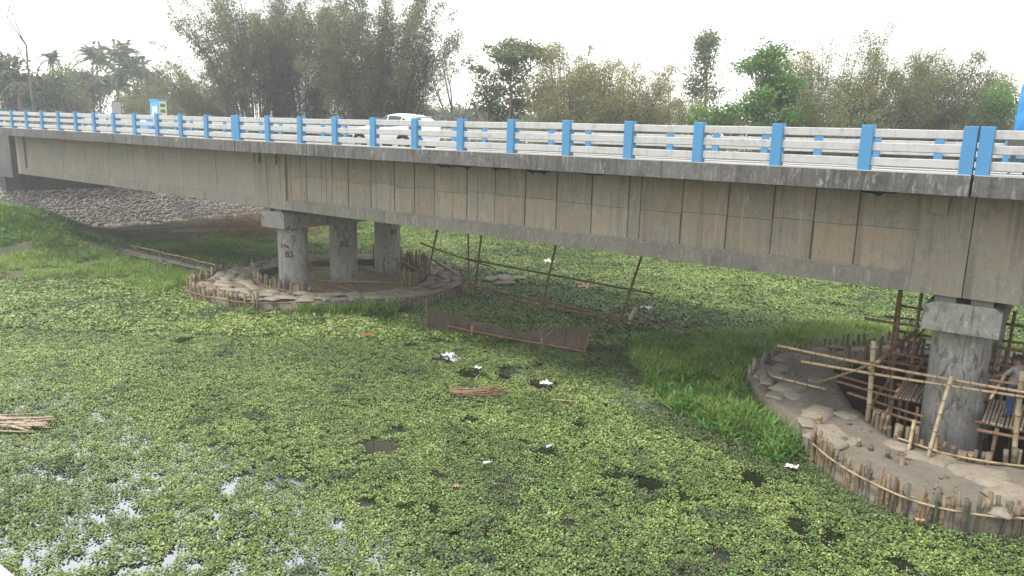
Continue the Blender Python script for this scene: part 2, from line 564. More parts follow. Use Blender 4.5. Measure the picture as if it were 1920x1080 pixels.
def polyline(mb, pts, r, n=7):
    """bent pole through points, densified (Catmull-Rom)"""
    P = [np.array(q, float) for q in pts]
    P = [2 * P[0] - P[1]] + P + [2 * P[-1] - P[-2]]
    out = []
    for i in range(1, len(P) - 2):
        for k in range(6):
            t_ = k / 6
            a, b, c, d = P[i - 1], P[i], P[i + 1], P[i + 2]
            out.append(0.5 * ((2 * b) + (-a + c) * t_ + (2 * a - 5 * b + 4 * c - d) * t_ ** 2 + (-a + 3 * b - 3 * c + d) * t_ ** 3))
    out.append(P[-2])
    nd = [1.0 if i % 5 == 2 else 0.0 for i in range(len(out))]
    mb.tube(out, [r * (1.12 if q else 1.0) for q in nd], n, True, 0, nd)
    return mb


def resample(pts, step, closed=False):
    P = np.array(pts, float)
    if closed:
        P = np.vstack([P, P[:1]])
    # smooth with Chaikin
    for _ in range(2):
        Q = [P[0]]
        for a, b in zip(P[:-1], P[1:]):
            Q += [0.75 * a + 0.25 * b, 0.25 * a + 0.75 * b]
        Q.append(P[-1])
        P = np.array(Q)
    L_ = np.r_[0, np.cumsum(np.linalg.norm(np.diff(P, axis=0), axis=1))]
    s = np.arange(0, L_[-1], step)
    return np.stack([np.interp(s, L_, P[:, k]) for k in range(P.shape[1])], 1)


def smooth(a, b, x):
    t_ = np.clip((x - a) / (b - a), 0, 1)
    return t_ * t_ * (3 - 2 * t_)


class VNoise:
    def __init__(self, seed):
        self.g = np.random.default_rng(seed).random((256, 256))

    def __call__(self, x, y, s=1.0):
        x, y = np.asarray(x) * s + 97.3, np.asarray(y) * s + 41.7
        xi, yi = np.floor(x).astype(int), np.floor(y).astype(int)
        fx, fy = x - xi, y - yi
        fx, fy = fx * fx * (3 - 2 * fx), fy * fy * (3 - 2 * fy)
        g = self.g
        a, b = g[xi % 256, yi % 256], g[(xi + 1) % 256, yi % 256]
        c, d = g[xi % 256, (yi + 1) % 256], g[(xi + 1) % 256, (yi + 1) % 256]
        return (a * (1 - fx) + b * fx) * (1 - fy) + (c * (1 - fx) + d * fx) * fy

    def fbm(self, x, y, s=1.0, o=4):
        r, amp, tot = 0, 1.0, 0
        for k in range(o):
            r = r + amp * self(x, y, s * 2 ** k); tot += amp; amp *= 0.5
        return r / tot


VN = VNoise(5)


def sdf(poly, x, y):
    """signed distance to polygon, negative inside"""
    P = np.array(poly, float)
    x, y = np.asarray(x, float), np.asarray(y, float)
    d = np.full(x.shape, 1e9)
    inside = np.zeros(x.shape, bool)
    for (ax, ay), (bx, by) in zip(P, np.roll(P, -1, 0)):
        ex, ey = bx - ax, by - ay
        t_ = np.clip(((x - ax) * ex + (y - ay) * ey) / (ex * ex + ey * ey), 0, 1)
        d = np.minimum(d, np.hypot(x - ax - t_ * ex, y - ay - t_ * ey))
        if by != ay:
            c = ((ay > y) != (by > y)) & (x < (bx - ax) * (y - ay) / (by - ay) + ax)
            inside ^= c
    return np.where(inside, -d, d)


# ------------------------------------------------------------------ layout
D = 20.83                       # line of the near railing
P_ = 2.23                       # railing post spacing
ZB = 7.80                       # top of near footpath
JX = (0.0, -29.3, -58.2)        # deck joints
PIER_X = (0.05, -29.2)
COLS_Y = (23.6, 26.9, 30.15)


def zdeck(x):
    return 0.0 if x > -29.3 else -0.0042 * (x + 29.3)


L_OUT = [(-32.9, 19.9), (-31.0, 19.6), (-29.4, 19.8), (-27.7, 20.4), (-26.4, 21.8), (-25.0, 23.2), (-23.9, 24.5), (-23.0, 25.8), (-22.7, 27.5),
         (-23.2, 29.8), (-25.2, 32.2), (-28.2, 33.9), (-31.4, 34.6), (-34.4, 33.2), (-36.3, 30.2), (-36.5, 26.5), (-35.3, 23.5), (-34.0, 21.2)]
L_IN = [(-33.6, 24.3), (-31.6, 23.0), (-29.9, 22.6), (-27.9, 22.8), (-26.3, 23.9), (-25.4, 25.4), (-24.8, 27.0), (-25.4, 29.2), (-27.6, 31.8),
        (-29.7, 32.8), (-32.3, 31.9), (-34.4, 30.0), (-34.6, 27.2)]
R_OUT = [(-6.2, 25.2), (-5.45, 23.6), (-4.6, 22.6), (-3.7, 21.8), (-2.75, 20.4), (-2.15, 19.7), (-1.5, 19.1), (-0.8, 18.7), (-0.15, 18.45), (0.4, 18.4),
         (0.95, 18.5), (1.45, 18.75), (2.2, 19.2), (4.0, 20.6), (5.8, 23.2), (6.5, 26.9), (5.8, 30.8), (3.6, 33.9), (0.2, 35.2), (-2.6, 34.2), (-4.3, 31.4), (-5.5, 29.8), (-6.3, 27.8)]
R_IN = [(-4.0, 27.4), (-3.4, 25.6), (-2.65, 24.0), (-1.95, 22.8), (-1.5, 22.35), (-0.9, 21.9), (-0.3, 21.62), (0.3, 21.58), (0.95, 21.66), (1.75, 21.8),
        (2.9, 22.8), (3.8, 25.0), (4.0, 27.5), (3.2, 30.4), (1.2, 32.2), (-1.0, 32.2), (-2.5, 31.0), (-3.5, 29.0)]
LAND_L = [(-45, 13.5), (-42.2, 17.3), (-38.8, 19.6), (-34.3, 19.2), (-35.5, 23), (-37.5, 27), (-40.5, 32), (-46, 37.5), (-52, 44), (-60, 60), (-90, 90),
          (-300, 90), (-300, -60), (-70, 0)]
LAND_R = [(-12, 27.2), (-11.5, 29.2), (-8.9, 31.4), (-6.6, 36.3), (-2, 38), (6, 38), (9, 30), (7, 22), (3, 19.5), (0, 19.6), (-2.6, 20.9),
          (-3.6, 20.0), (-5.9, 21.0), (-7.2, 21.6), (-10.0, 24.0)]
PATCH_L = [(-28.6, 19.2), (-27.2, 19.6), (-25.3, 21.6), (-23.6, 23.0), (-22.6, 24.4), (-23.4, 24.9), (-25.0, 23.6), (-27.0, 21.7), (-28.8, 20.2)]


def ground_h(x, y):
    x, y = np.asarray(x, float), np.asarray(y, float)
    h = np.full(x.shape, -0.9)
    n = VN.fbm(x, y, 0.35, 4) - 0.5
    a = 1 - smooth(-0.4, 1.6, sdf(LAND_L, x, y) + n * 1.6)
    h = h + a * (1.08 + 0.15 * n)
    bank = smooth(-45, -56, x) * (0.35 + 2.1 * smooth(28, 20.5, y))
    h = h + a * bank
    b = 1 - smooth(-0.3, 1.1, sdf(LAND_R, x, y) + n * 1.3)
    h = np.maximum(h, -0.9 + b * (1.1 + 0.25 * n))
    c = 1 - smooth(-0.3, 0.7, sdf(PATCH_L, x, y) + n)
    h = np.maximum(h, -0.9 + c * (1.02 + 0.2 * n))
    r = np.hypot(x - 1.9, y)
    far = smooth(72, 84, r) * smooth(30, 45, y)
    h = np.maximum(h, -0.9 + far * (3.0 + n))
    behind = smooth(3, -4, y)
    h = np.maximum(h, -0.9 + behind * 2.2)
    dl = smooth(0.5, -1.2, sdf(L_OUT, x, y))
    dr = smooth(0.5, -1.2, sdf(R_OUT, x, y))
    h = h * (1 - np.maximum(dl, dr)) + (-2.4) * np.maximum(dl, dr)
    return h


def grid_mesh(name, xs, ys, hf, mat, mask=None):
    X, Y = np.meshgrid(xs, ys, indexing='ij')
    Z = hf(X, Y)
    V = np.stack([X, Y, Z], -1).reshape(-1, 3)
    nx, ny = len(xs), len(ys)
    i, j = np.meshgrid(np.arange(nx - 1), np.arange(ny - 1), indexing='ij')
    q = np.stack([i * ny + j, (i + 1) * ny + j, (i + 1) * ny + j + 1, i * ny + j + 1], -1).reshape(-1, 4)
    if mask is not None:
        cx = V[q][:, :, 0].mean(1); cy = V[q][:, :, 1].mean(1)
        q = q[~mask(cx, cy)]
    me = bpy.data.meshes.new(name)
    me.from_pydata(V.tolist(), [], q.tolist())
    me.materials.append(MATS[mat])
    me.polygons.foreach_set('use_smooth', [True] * len(me.polygons))
    me.update()
    return me


def axis(lo, hi, step, far_lo, far_hi):
    a = np.arange(lo, hi + 1e-6, step)
    g, s, left = lo, step, []
    while g > far_lo:
        s *= 1.35; g -= s; left.append(g)
    g, s, right = hi, step, []
    while g < far_hi:
        s *= 1.35; g += s; right.append(g)
    return np.r_[left[::-1], a, right]


gx, gy = axis(-72, 14, 0.5, -240, 120), axis(2, 62, 0.5, -32, 280)
ground = link('ground', grid_mesh('ground', gx, gy, ground_h, 'terrain'))
tag(ground, kind='structure')
wx, wy = axis(-72, 14, 0.7, -200, 110), axis(0, 62, 0.7, -30, 200)
water = link('water', grid_mesh('water', wx, wy, lambda x, y: np.zeros_like(x), 'water', lambda x, y: sdf(R_IN, x, y) < 0.9))
tag(water, kind='structure')

# ------------------------------------------------------------------ embankment with stone pitching
SL = 0.8


def slope_z(x):
    return 0.35 + SL * (-57.0 - x)


mb = MB()
prof_x = [(-57.0, 0.0), (-57.0, 0.30), (-61.9, 0.30 + SL * 4.9), (-66.0, 7.55), (-260.0, 7.9), (-260.0, 0.0)]
mb.prism([(a, b) for a, b in prof_x], 1, 20.2, 62.0)
# side slopes of the approach embankment
for y0, y1 in ((20.2, 8.0), (62.0, 75.0)):
    vs = [(-57, y0, 0.30), (-61.9, y0, 0.30 + SL * 4.9), (-66, y0, 7.55), (-260, y0, 7.9), (-60, y1, 0.1), (-64, y1, 0.1), (-68, y1, 0.1), (-260, y1, 0.1)]
    fs = [(0, 1, 5, 4), (1, 2, 6, 5), (2, 3, 7, 6)]
    mb.add(vs, fs if y0 < 30 else [f[::-1] for f in fs])
emb = mb.build('embankment', 'mud')
tag(emb, kind='structure')


def stone_mesh(seed, n=8):
    r = np.random.default_rng(seed)
    vs = [(0, 0, 0.5)]
    for lev, (z, k) in enumerate(((0.38, 0.62), (0.05, 1.0), (-0.4, 0.8))):
        for i in range(n):
            a = 2 * math.pi * (i + 0.5 * lev) / n
            q = k * r.uniform(0.82, 1.1) * 0.5
            vs.append((math.cos(a) * q, math.sin(a) * q * 0.82, z * r.uniform(0.8, 1.15)))
    fs = [(0, 1 + i, 1 + (i + 1) % n) for i in range(n)]
    for lev in range(2):
        o = 1 + lev * n
        fs += [(o + i, o + n + i, o + n + (i + 1) % n, o + (i + 1) % n) for i in range(n)]
    return np.array(vs), fs


STONES = [stone_mesh(s) for s in range(8)]
stone_me = []
for k, (vs, fs) in enumerate(STONES):
    me = bpy.data.meshes.new('stone')
    me.from_pydata(vs.tolist(), [], fs)
    me.materials.append(MATS['stone'])
    me.polygons.foreach_set('use_smooth', [True] * len(me.polygons))
    stone_me.append(me)
rot_sl = Matrix.Rotation(math.atan(SL), 4, 'Y')
spots = []
rr = random.Random(3)
y = 19.4
row_y = []
t_ = 0.0
sl_len = 6.6
while t_ < sl_len:
    y = 18.6 + rr.uniform(0, 0.3)
    while y < 60:
        s = rr.choice((0.14, 0.18, 0.22, 0.26, 0.31)) * rr.uniform(0.9, 1.1) if t_ > 0.45 else rr.uniform(0.4, 0.58)
        spots.append((t_ + rr.uniform(-0.09, 0.09), y + s / 2, s))
        y += s * rr.uniform(0.86, 1.0)
    t_ += 0.195 if t_ > 0.4 else 0.42
spots = [q for q in spots if (rr.random() > 0.07 or q[0] < 0.3) and q[1] > 20.0 + 0.15 * q[0] and q[1] < 59]


def stone_xyz(q):
    d = q[0] / math.hypot(1, SL)
    return (-56.95 - d, q[1], 0.33 + SL * d)


# the stones that show largest from the river side are single pieces, the rest one mass
spots.sort(key=lambda q: -(q[2] * (1.6 if q[0] < 0.3 else 1.0) * (1.2 if q[1] < 30 else 0.9)) + (2 if q[0] > 4.7 else 0))
for i, q in enumerate(spots[:300]):
    o = link('stone', stone_me[i % 8], emb, stone_xyz(q))
    o.rotation_euler = (Matrix.Rotation(-math.atan(SL) * -1, 4, 'Y') @ Matrix.Rotation(rr.uniform(0, 6.28), 4, 'Z')).to_euler()
    o.scale = (q[2] * 1.2, q[2] * 1.2, q[2] * rr.uniform(0.35, 0.6))
vv, ff, rn = [], [], []
for i, q in enumerate(spots[300:]):
    vs, fs = STONES[i % 8]
    M = Matrix.Translation(stone_xyz(q)) @ Matrix.Rotation(math.atan(SL), 4, 'Y') @ Matrix.Rotation(rr.uniform(0, 6.28), 4, 'Z') @ Matrix.Diagonal((q[2] * 1.12, q[2] * 1.12, q[2] * rr.uniform(0.3, 0.6), 1))
    k = len(vv)
    vv += [tuple(M @ Vector(p)) for p in vs]
    ff += [tuple(a + k for a in f) for f in fs]
    rn += [rr.random()] * len(vs)
me = bpy.data.meshes.new('stone_pitching')
me.from_pydata(vv, [], ff)
me.materials.append(MATS['stone'])
me.attributes.new('rnd', 'FLOAT', 'POINT').data.foreach_set('value', rn)
me.polygons.foreach_set('use_smooth', [True] * len(me.polygons))
tag(link('stone_pitching', me, emb), kind='stuff')

# ------------------------------------------------------------------ bridge
YG = 22.4        # face of the outer girder
ZG0, ZG1 = 4.60, 7.32
PANEL_X = [-27.73, -26.59, -25.2, -24.79, -23.71, -22.28, -20.87, -19.71, -18.62, -16.91, -15.55, -14.12, -12.75, -11.31, -9.88, -9.45, -7.98, -6.49, -5.09, -3.92, -2.75, -1.19]


def deck_profile(dz):
    return [(20.63, 7.32 + dz), (20.95, 7.32 + dz), (21.1, 7.36 + dz), (22.3, 7.34 + dz), (31.9, 7.08 + dz), (33.1, 7.08 + dz), (33.25, 7.03 + dz), (33.55, 7.03 + dz),
            (33.55, 7.53 + dz), (32.1, 7.53 + dz), (32.1, 7.36 + dz), (22.2, 7.67 + dz), (22.2, 7.80 + dz), (20.63, 7.80 + dz)]


def sweep(mb, prof_fn, x0, x1):
    a, b = prof_fn(zdeck(x0)), prof_fn(zdeck(x1))
    n = len(a)
    vs = [(x0, *q) for q in a] + [(x1, *q) for q in b]
    fs = [(i, (i + 1) % n, (i + 1) % n + n, i + n) for i in range(n)] + [tuple(range(n))[::-1], tuple(range(n, 2 * n))]
    return mb.add(vs, fs)


def girder_profile(yf, dz, w=0.62):
    b0, t0 = ZG0 + dz, ZG1 + dz - 0.02
    yb = yf + w
    return [(yf, b0), (yb, b0), (yb, b0 + 0.36), (yb - 0.12, b0 + 0.5), (yb - 0.12, t0 - 0.1), (yb, t0), (yf, t0), (yf + 0.12, t0 - 0.1), (yf + 0.12, b0 + 0.52), (yf, b0 + 0.38)]


spans = [(-58.2, -29.33, 'left bridge span above the stone slope, plain concrete girder', 2),
         (-29.27, -0.03, 'middle bridge span between both piers, girder with formwork panels', 1),
         (0.03, 24.0, 'right bridge span running out of the frame beside the blue tarp', 0)]
SPAN = []
for x0, x1, lab, idx in spans:
    root = empty('bridge_span', ((x0 + x1) / 2, 27.1, 7.0), lab, 'bridge', 'bridge spans')
    SPAN.append(root)
    sweep(MB(), deck_profile, x0, x1).build('deck_slab', 'fascia', root)
    # sunlit walking surface and road, laid on the slab
    for nm, m, prof in (('footpath', 'footpath', lambda dz: [(20.66, 7.804 + dz), (22.17, 7.804 + dz), (22.17, 7.825 + dz), (20.66, 7.825 + dz)]),
                        ('road_surface', 'asphalt', lambda dz: [(22.22, 7.675 + dz), (32.08, 7.366 + dz), (32.08, 7.385 + dz), (22.22, 7.694 + dz)]),
                        ('footpath', 'footpath', lambda dz: [(32.13, 7.534 + dz), (33.5, 7.534 + dz), (33.5, 7.552 + dz), (32.13, 7.552 + dz)])):
        sweep(MB(), prof, x0 + 0.01, x1 - 0.01).build(nm, m, root)
    for gi, yf in enumerate((YG, 25.3, 28.2, 31.1)):
        m = 'girder_smooth' if idx == 2 else 'girder'
        g = sweep(MB(), lambda dz, yf=yf: girder_profile(yf, dz), x0 - 0.02, x1 + 0.02).build('girder', m, root)
        # thick end blocks, flush with the flange
        for e0, e1 in ((x0 - 0.018, x0 + 1.25), (x1 - 1.2, x1 + 0.018)):
            if idx == 0 and e1 > 3:
                continue
            z0, z1 = ZG0 + zdeck(e0), ZG1 + zdeck(e0) - 0.06
            MB().box((e0, yf - 0.012, z0 - 0.004), (e1, yf + 0.14, z1)).build('end_block', 'girder_smooth' if idx == 2 else 'girder', root if gi else g)
        if gi == 0 and idx != 2:
            # bottom flange with rough cast face
            fl = [(yf - 0.006, ZG0 - 0.003), (yf + 0.1, ZG0 - 0.003), (yf + 0.1, ZG0 + 0.5), (yf - 0.006, ZG0 + 0.385)]
            xa, xb = (x0 + 1.26, x1 - 1.22) if idx == 1 else (x0 + 1.26, x1)
            MB().prism(fl, 0, xa, xb).build('flange_face', 'flange', root)
        if gi == 0 and idx == 1:
            pm = {}
            xs_ = [-28.0] + PANEL_X
            for a, b in zip(xs_[:-1], xs_[1:]):
                w = b - a
                zc = 6.2 + rr.uniform(-0.08, 0.08)
                for z0, z1 in ((5.135, zc - 0.006), (zc + 0.006, 7.19)):
                    if b - a < 0.6:
                        continue
                    pr = rr.uniform(0.010, 0.022)
                    pm_ = MB().box((a + rr.uniform(0.012, 0.03), YG + 0.12 - pr, z0), (b - rr.uniform(0.012, 0.04), YG + 0.125, z1))
                    bevel(pm_.build('panel', 'panel' if z0 < 5.5 else 'panel_upper', root), 0.004, 1)
            MB().box((-27.95, YG + 0.116, 5.14), (-1.25, YG + 0.122, 7.2)).build('joint_face', 'joint_dirt', root)
            for a, b in zip(xs_[:-1], xs_[1:]):
                if b - a < 0.6:
                    MB().box((a + 0.015, YG + 0.105, 5.13), (b - 0.015, YG + 0.121, 7.2)).build('rib', 'girder', root)
        if gi == 0 and idx == 2:
            fl = [(yf - 0.006, ZG0 - 0.003), (yf + 0.1, ZG0 - 0.003), (yf + 0.1, ZG0 + 0.5), (yf - 0.006, ZG0 + 0.385)]
            mbf = MB()
            n = len(fl)
            za, zb = zdeck(x0 + 1.3), zdeck(x1 - 1.3)
            vs = [(x0 + 1.27, q[0], q[1] + za) for q in fl] + [(x1 - 1.22, q[0], q[1] + zb) for q in fl]
            mbf.add(vs, [(i, (i + 1) % n, (i + 1) % n + n, i + n) for i in range(n)])
            mbf.build('flange_face', 'girder_smooth', root)
    # cross diaphragms between the girders
    for xd in (x0 + 0.5, (x0 + x1) / 2, x1 - 0.5):
        if xd > 10:
            continue
        for yf in (YG, 25.3, 28.2):
            MB().box((xd - 0.15, yf + 0.52, 4.95 + zdeck(xd)), (xd + 0.15, yf + 3.0, 7.15 + zdeck(xd))).build('diaphragm', 'girder', root)
    # bracket blocks under the slab edge beside the joint
    for xb in ([x1 - 0.75] if idx != 0 else []) + ([x0 + 0.5] if idx == 1 else []):
        b = MB().box((xb - 0.2, YG - 0.14, 6.72 + zdeck(xb)), (xb + 0.2, YG - 0.014, 7.3 + zdeck(xb))).build('bracket', 'girder', root)
        bevel(b, 0.012)

# ragged black residue hanging from the slab soffit onto the girder top
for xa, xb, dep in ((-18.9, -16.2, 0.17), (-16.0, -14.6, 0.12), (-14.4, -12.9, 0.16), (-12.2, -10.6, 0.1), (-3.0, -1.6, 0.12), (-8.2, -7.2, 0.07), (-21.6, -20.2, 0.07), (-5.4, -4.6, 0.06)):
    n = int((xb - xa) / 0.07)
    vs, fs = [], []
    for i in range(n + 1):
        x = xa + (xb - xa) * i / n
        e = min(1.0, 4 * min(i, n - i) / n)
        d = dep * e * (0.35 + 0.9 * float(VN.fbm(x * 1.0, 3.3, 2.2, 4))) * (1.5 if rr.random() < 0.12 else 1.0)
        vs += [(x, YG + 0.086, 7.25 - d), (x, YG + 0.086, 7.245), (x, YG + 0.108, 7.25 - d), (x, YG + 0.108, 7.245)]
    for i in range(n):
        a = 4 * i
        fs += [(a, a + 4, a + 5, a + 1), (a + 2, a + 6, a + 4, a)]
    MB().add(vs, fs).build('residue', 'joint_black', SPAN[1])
ab = empty('bridge_abutment', (-60.0, 27.0, 0.5), 'dark concrete abutment wall at the left end above the stones', 'abutment')
MB().box((-62.0, 22.35, 0.2), (-60.6, 31.7, 4.55)).build('wall', 'abutment', ab)
MB().box((-61.9, 22.1, 4.4), (-58.5, 22.55, 7.42)).build('return_wall', 'abutment', ab)
MB().box((-61.7, 22.56, 4.56), (-60.9, 31.6, 7.1)).build('dirt_wall', 'abutment', ab)

# railings -----------------------------------------------------------------
post_me = MB().box((-0.145, -0.14, 0.0), (0.145, 0.14, 1.137)).mesh('post', 'blue_paint')
post_base = None


def rail_mesh(length):
    prof = [(-0.07, 0.02), (-0.035, 0.0), (0.07, 0.0), (0.07, 0.2), (0.05, 0.215), (-0.055, 0.215), (-0.07, 0.2)]
    return MB().prism(prof, 0, 0, length).mesh('rail', 'white_paint')


RAILM = rail_mesh(P_ - 0.29 + 0.04)


def railing(name, y, zoff, xs, lab, far=False):
    root = empty('bridge_railing', (sum(xs) / len(xs), y, ZB + zoff), lab, 'railing', 'railings along the bridge')
    for i, x in enumerate(xs):
        z = zdeck(x) + zoff + ZB
        o = link('post', post_me, root, Vector((x, y, z)) - root.location)
        o.rotation_euler = (rr.gauss(0, 0.006), rr.gauss(0, 0.006), rr.gauss(0, 0.01))
        if not far:
            bevel(o, 0.012, 1)
        if i + 1 < len(xs):
            x2 = xs[i + 1]
            if abs(x2 - x) > 1.2:
                dz = zdeck(x2) - zdeck(x)
                for h in (0.125, 0.495, 0.835):
                    q = link('rail', RAILM, root, Vector((x + 0.125, y + rr.gauss(0, 0.006), z + h + dz * 0.06 + rr.gauss(0, 0.005))) - root.location)
                    q.rotation_euler = (rr.gauss(0, 0.01), -math.atan2(dz, x2 - x) + rr.gauss(0, 0.0025), rr.gauss(0, 0.003))
    return root


g_ = 0.172
xm = [-g_ - k * P_ for k in range(14)][::-1]
xl = [-29.47 - k * P_ for k in range(20)][::-1]
xr = [g_ + k * P_ for k in range(6)]
railing('n', D, 0.0, xm, 'near blue and white railing of the middle span, white car behind it')
railing('n', D, 0.0, xl, 'near blue and white railing of the left span, receding left')
railing('n', D, 0.0, xr, 'near blue and white railing right of the twin posts at right')
railing('f', 33.34, -0.25, xm, 'far side railing of the middle span, seen through the near rails', True)
railing('f', 33.34, -0.25, xl, 'far side railing of the left span behind the white car', True)
railing('f', 33.34, -0.25, xr, 'far side railing of the right span at the right frame edge', True)

# piers ---------------------------------------------------------------------


def text_on_cylinder(txt, root, cx, cy, r, z, ang, size, mat, name='marking'):
    cu = bpy.data.curves.new('marking', 'FONT')
    cu.body = txt
    cu.size = size
    cu.align_x = 'CENTER'
    cu.offset = 0.012
    cu.resolution_u = 3
    tmp = bpy.data.objects.new('marking_curve', cu)
    COL.objects.link(tmp)
    bpy.context.view_layer.update()
    me = bpy.data.meshes.new_from_object(tmp.evaluated_get(bpy.context.evaluated_depsgraph_get()))
    bpy.data.objects.remove(tmp)
    import bmesh
    bm = bmesh.new(); bm.from_mesh(me)
    if r:
        bmesh.ops.subdivide_edges(bm, edges=bm.edges[:], cuts=1)
    off = world_loc(root)
    for v in bm.verts:
        u, w = v.co.x, v.co.y
        if r:
            a = ang + u / r
            v.co = (cx + (r + 0.004) * math.cos(a) - off.x, cy + (r + 0.004) * math.sin(a) - off.y, z + w - off.z)
        else:
            v.co = (cx + u - off.x, cy - off.y, z + w - off.z)
    bm.to_mesh(me); bm.free()
    me.materials.clear(); me.materials.append(MATS[mat])
    return link(name, me, root)


R_COL = 0.725
for k, px in enumerate(PIER_X):
    root = empty('bridge_pier', (px, 26.9, 0.0), ('right bridge pier with bamboo scaffold around its columns', 'left bridge pier of three round columns marked B3 and B2')[k], 'pier', 'bridge piers')
    prof = [(px - 0.9, 3.62), (px + 0.9, 3.62), (px + 0.9, 4.3), (px + 0.72, 4.42), (px - 0.6, 4.42), (px - 0.9, 4.28)]
    cap = MB().prism(prof, 1, 22.45, 31.75).build('pier_cap', 'pier', root)
    bevel(cap, 0.02)
    for yf in (YG, 25.3, 28.2, 31.1):
        for sx in (-0.42, 0.42):
            MB().box((px + sx - 0.25, yf + 0.08, 4.40), (px + sx + 0.25, yf + 0.56, 4.594)).build('bearing', 'abutment', cap)
    for ci, cy in enumerate(COLS_Y):
        pts = [(px, cy, z) for z in (-2.2, 0.0, 1.8, 3.63)]
        c = MB().tube(pts, R_COL, 40).build('column', 'pier', root, smooth=True)
        m = c.modifiers.new('edge', 'EDGE_SPLIT')
        m.split_angle = math.radians(50)
    if k == 1:
        text_on_cylinder('B3', root, px, COLS_Y[0], R_COL, 2.15, math.radians(-52), 0.42, 'ink')
        text_on_cylinder('B2', root, px, COLS_Y[1], R_COL, 2.35, math.radians(-38), 0.42, 'ink')
        text_on_cylinder('319e', root, px, COLS_Y[0], R_COL, 2.62, math.radians(-72), 0.24, 'ink')
        text_on_cylinder('B1', root, px, COLS_Y[2], R_COL, 2.7, math.radians(-15), 0.36, 'ink')
text_on_cylinder('D', SPAN[2], 1.72, YG + 0.112, None, 6.0, 0, 0.3, 'chalk')

# own parapet corner (bottom left of the picture)
op = empty('parapet_rail', (0.0, 0.4, 6.6), 'pale concrete rail of the near bridge at the lower left corner', 'parapet')
MB().prism([(0.2, 7.42), (0.505, 7.42), (0.505, 7.632), (0.501, 7.636), (0.23, 7.636), (0.2, 7.62)], 0, -40, 25).build('rail', 'own_rail', op)
MB().box((-40, -2.0, 6.2), (25, 0.52, 6.6)).build('deck_edge', 'own_rail', op)
for x in range(-39, 25, 3):
    MB().box((x + 0.9, 0.24, 6.602), (x + 1.15, 0.46, 7.418)).build('post', 'own_rail', op)


# ------------------------------------------------------------------ pier islands
def ring_mesh(outer, inner, name, mat_top, mat_wall, ztop, depth, seed):
    """ring of packed earth between two outlines, with an outer skirt and an inner pit wall"""
    N = 150
    o = np.array(resample(outer, 0.02, True)); i_ = np.array(resample(inner, 0.02, True))
    c = i_.mean(0)

    def by_angle(P):
        a = np.arctan2(P[:, 1] - c[1], P[:, 0] - c[0])
        order = np.argsort(a)
        rad = np.hypot(P[:, 1] - c[1], P[:, 0] - c[0])
        th = np.linspace(-math.pi, math.pi, N, endpoint=False)
        return th, np.interp(th, a[order], rad[order], period=2 * math.pi)
    th, ro = by_angle(o)
    _, ri = by_angle(i_)
    rings = []
    M = 9
    vn = VNoise(seed)
    for k in range(M + 1):
        f = k / M
        r_ = ri + (ro - ri) * f
        x, y = c[0] + r_ * np.cos(th), c[1] + r_ * np.sin(th)
        z = ztop + 0.34 * (vn.fbm(x, y, 1.1, 5) - 0.5) - 0.08 * f * f
        rings.append(np.stack([x, y, z], 1))
    x, y = rings[-1][:, 0], rings[-1][:, 1]
    rings.append(np.stack([c[0] + (ro + 0.06) * np.cos(th), c[1] + (ro + 0.06) * np.sin(th), np.full(N, -1.0)], 1))
    pit = [np.stack([c[0] + (ri - 0.05) * np.cos(th), c[1] + (ri - 0.05) * np.sin(th), np.full(N, ztop - depth)], 1)]
    mb = MB()
    allr = pit + rings
    V = np.vstack(allr + [np.array([[c[0], c[1], ztop - depth - 0.05]])])
    fs, ms = [], []
    for k in range(len(allr) - 1):
        for a in range(N):
            b = (a + 1) % N
            fs.append((k * N + a, (k + 1) * N + a, (k + 1) * N + b, k * N + b)); ms.append(1 if k == 0 else 0)
    for a in range(N):
        fs.append((len(V) - 1, a, (a + 1) % N)); ms.append(1)
    mb.v = [tuple(q) for q in V]; mb.f = fs; mb.m = ms; mb.node = [0.0] * len(V)
    ob = mb.build(name, [mat_top, mat_wall], None, True)
    return tag(ob, kind='structure')


isl_l = ring_mesh(L_OUT, L_IN, 'island_ground', 'mud', 'wet_soil', 0.52, 0.75, 21)
isl_r = ring_mesh(R_OUT, R_IN, 'island_ground', 'mud_grey', 'pit_wall', 0.58, 2.3, 22)
pw = MB()
q = resample(L_IN, 0.5, True)
c = q.mean(0)
vs = [(c[0], c[1], 0.2)] + [(a, b, 0.2) for a, b in q]
pw.add(vs, [(0, 1 + i, 1 + (i + 1) % len(q)) for i in range(len(q))])
tag(pw.build('pool_water', 'murky_water'), kind='structure')
q = resample(R_IN, 0.5, True)
c = q.mean(0)
pw = MB()
pw.add([(c[0], c[1], -1.55)] + [(a, b, -1.55) for a, b in q], [(0, 1 + i, 1 + (i + 1) % len(q)) for i in range(len(q))])
tag(pw.build('pool_water', 'water'), kind='structure')


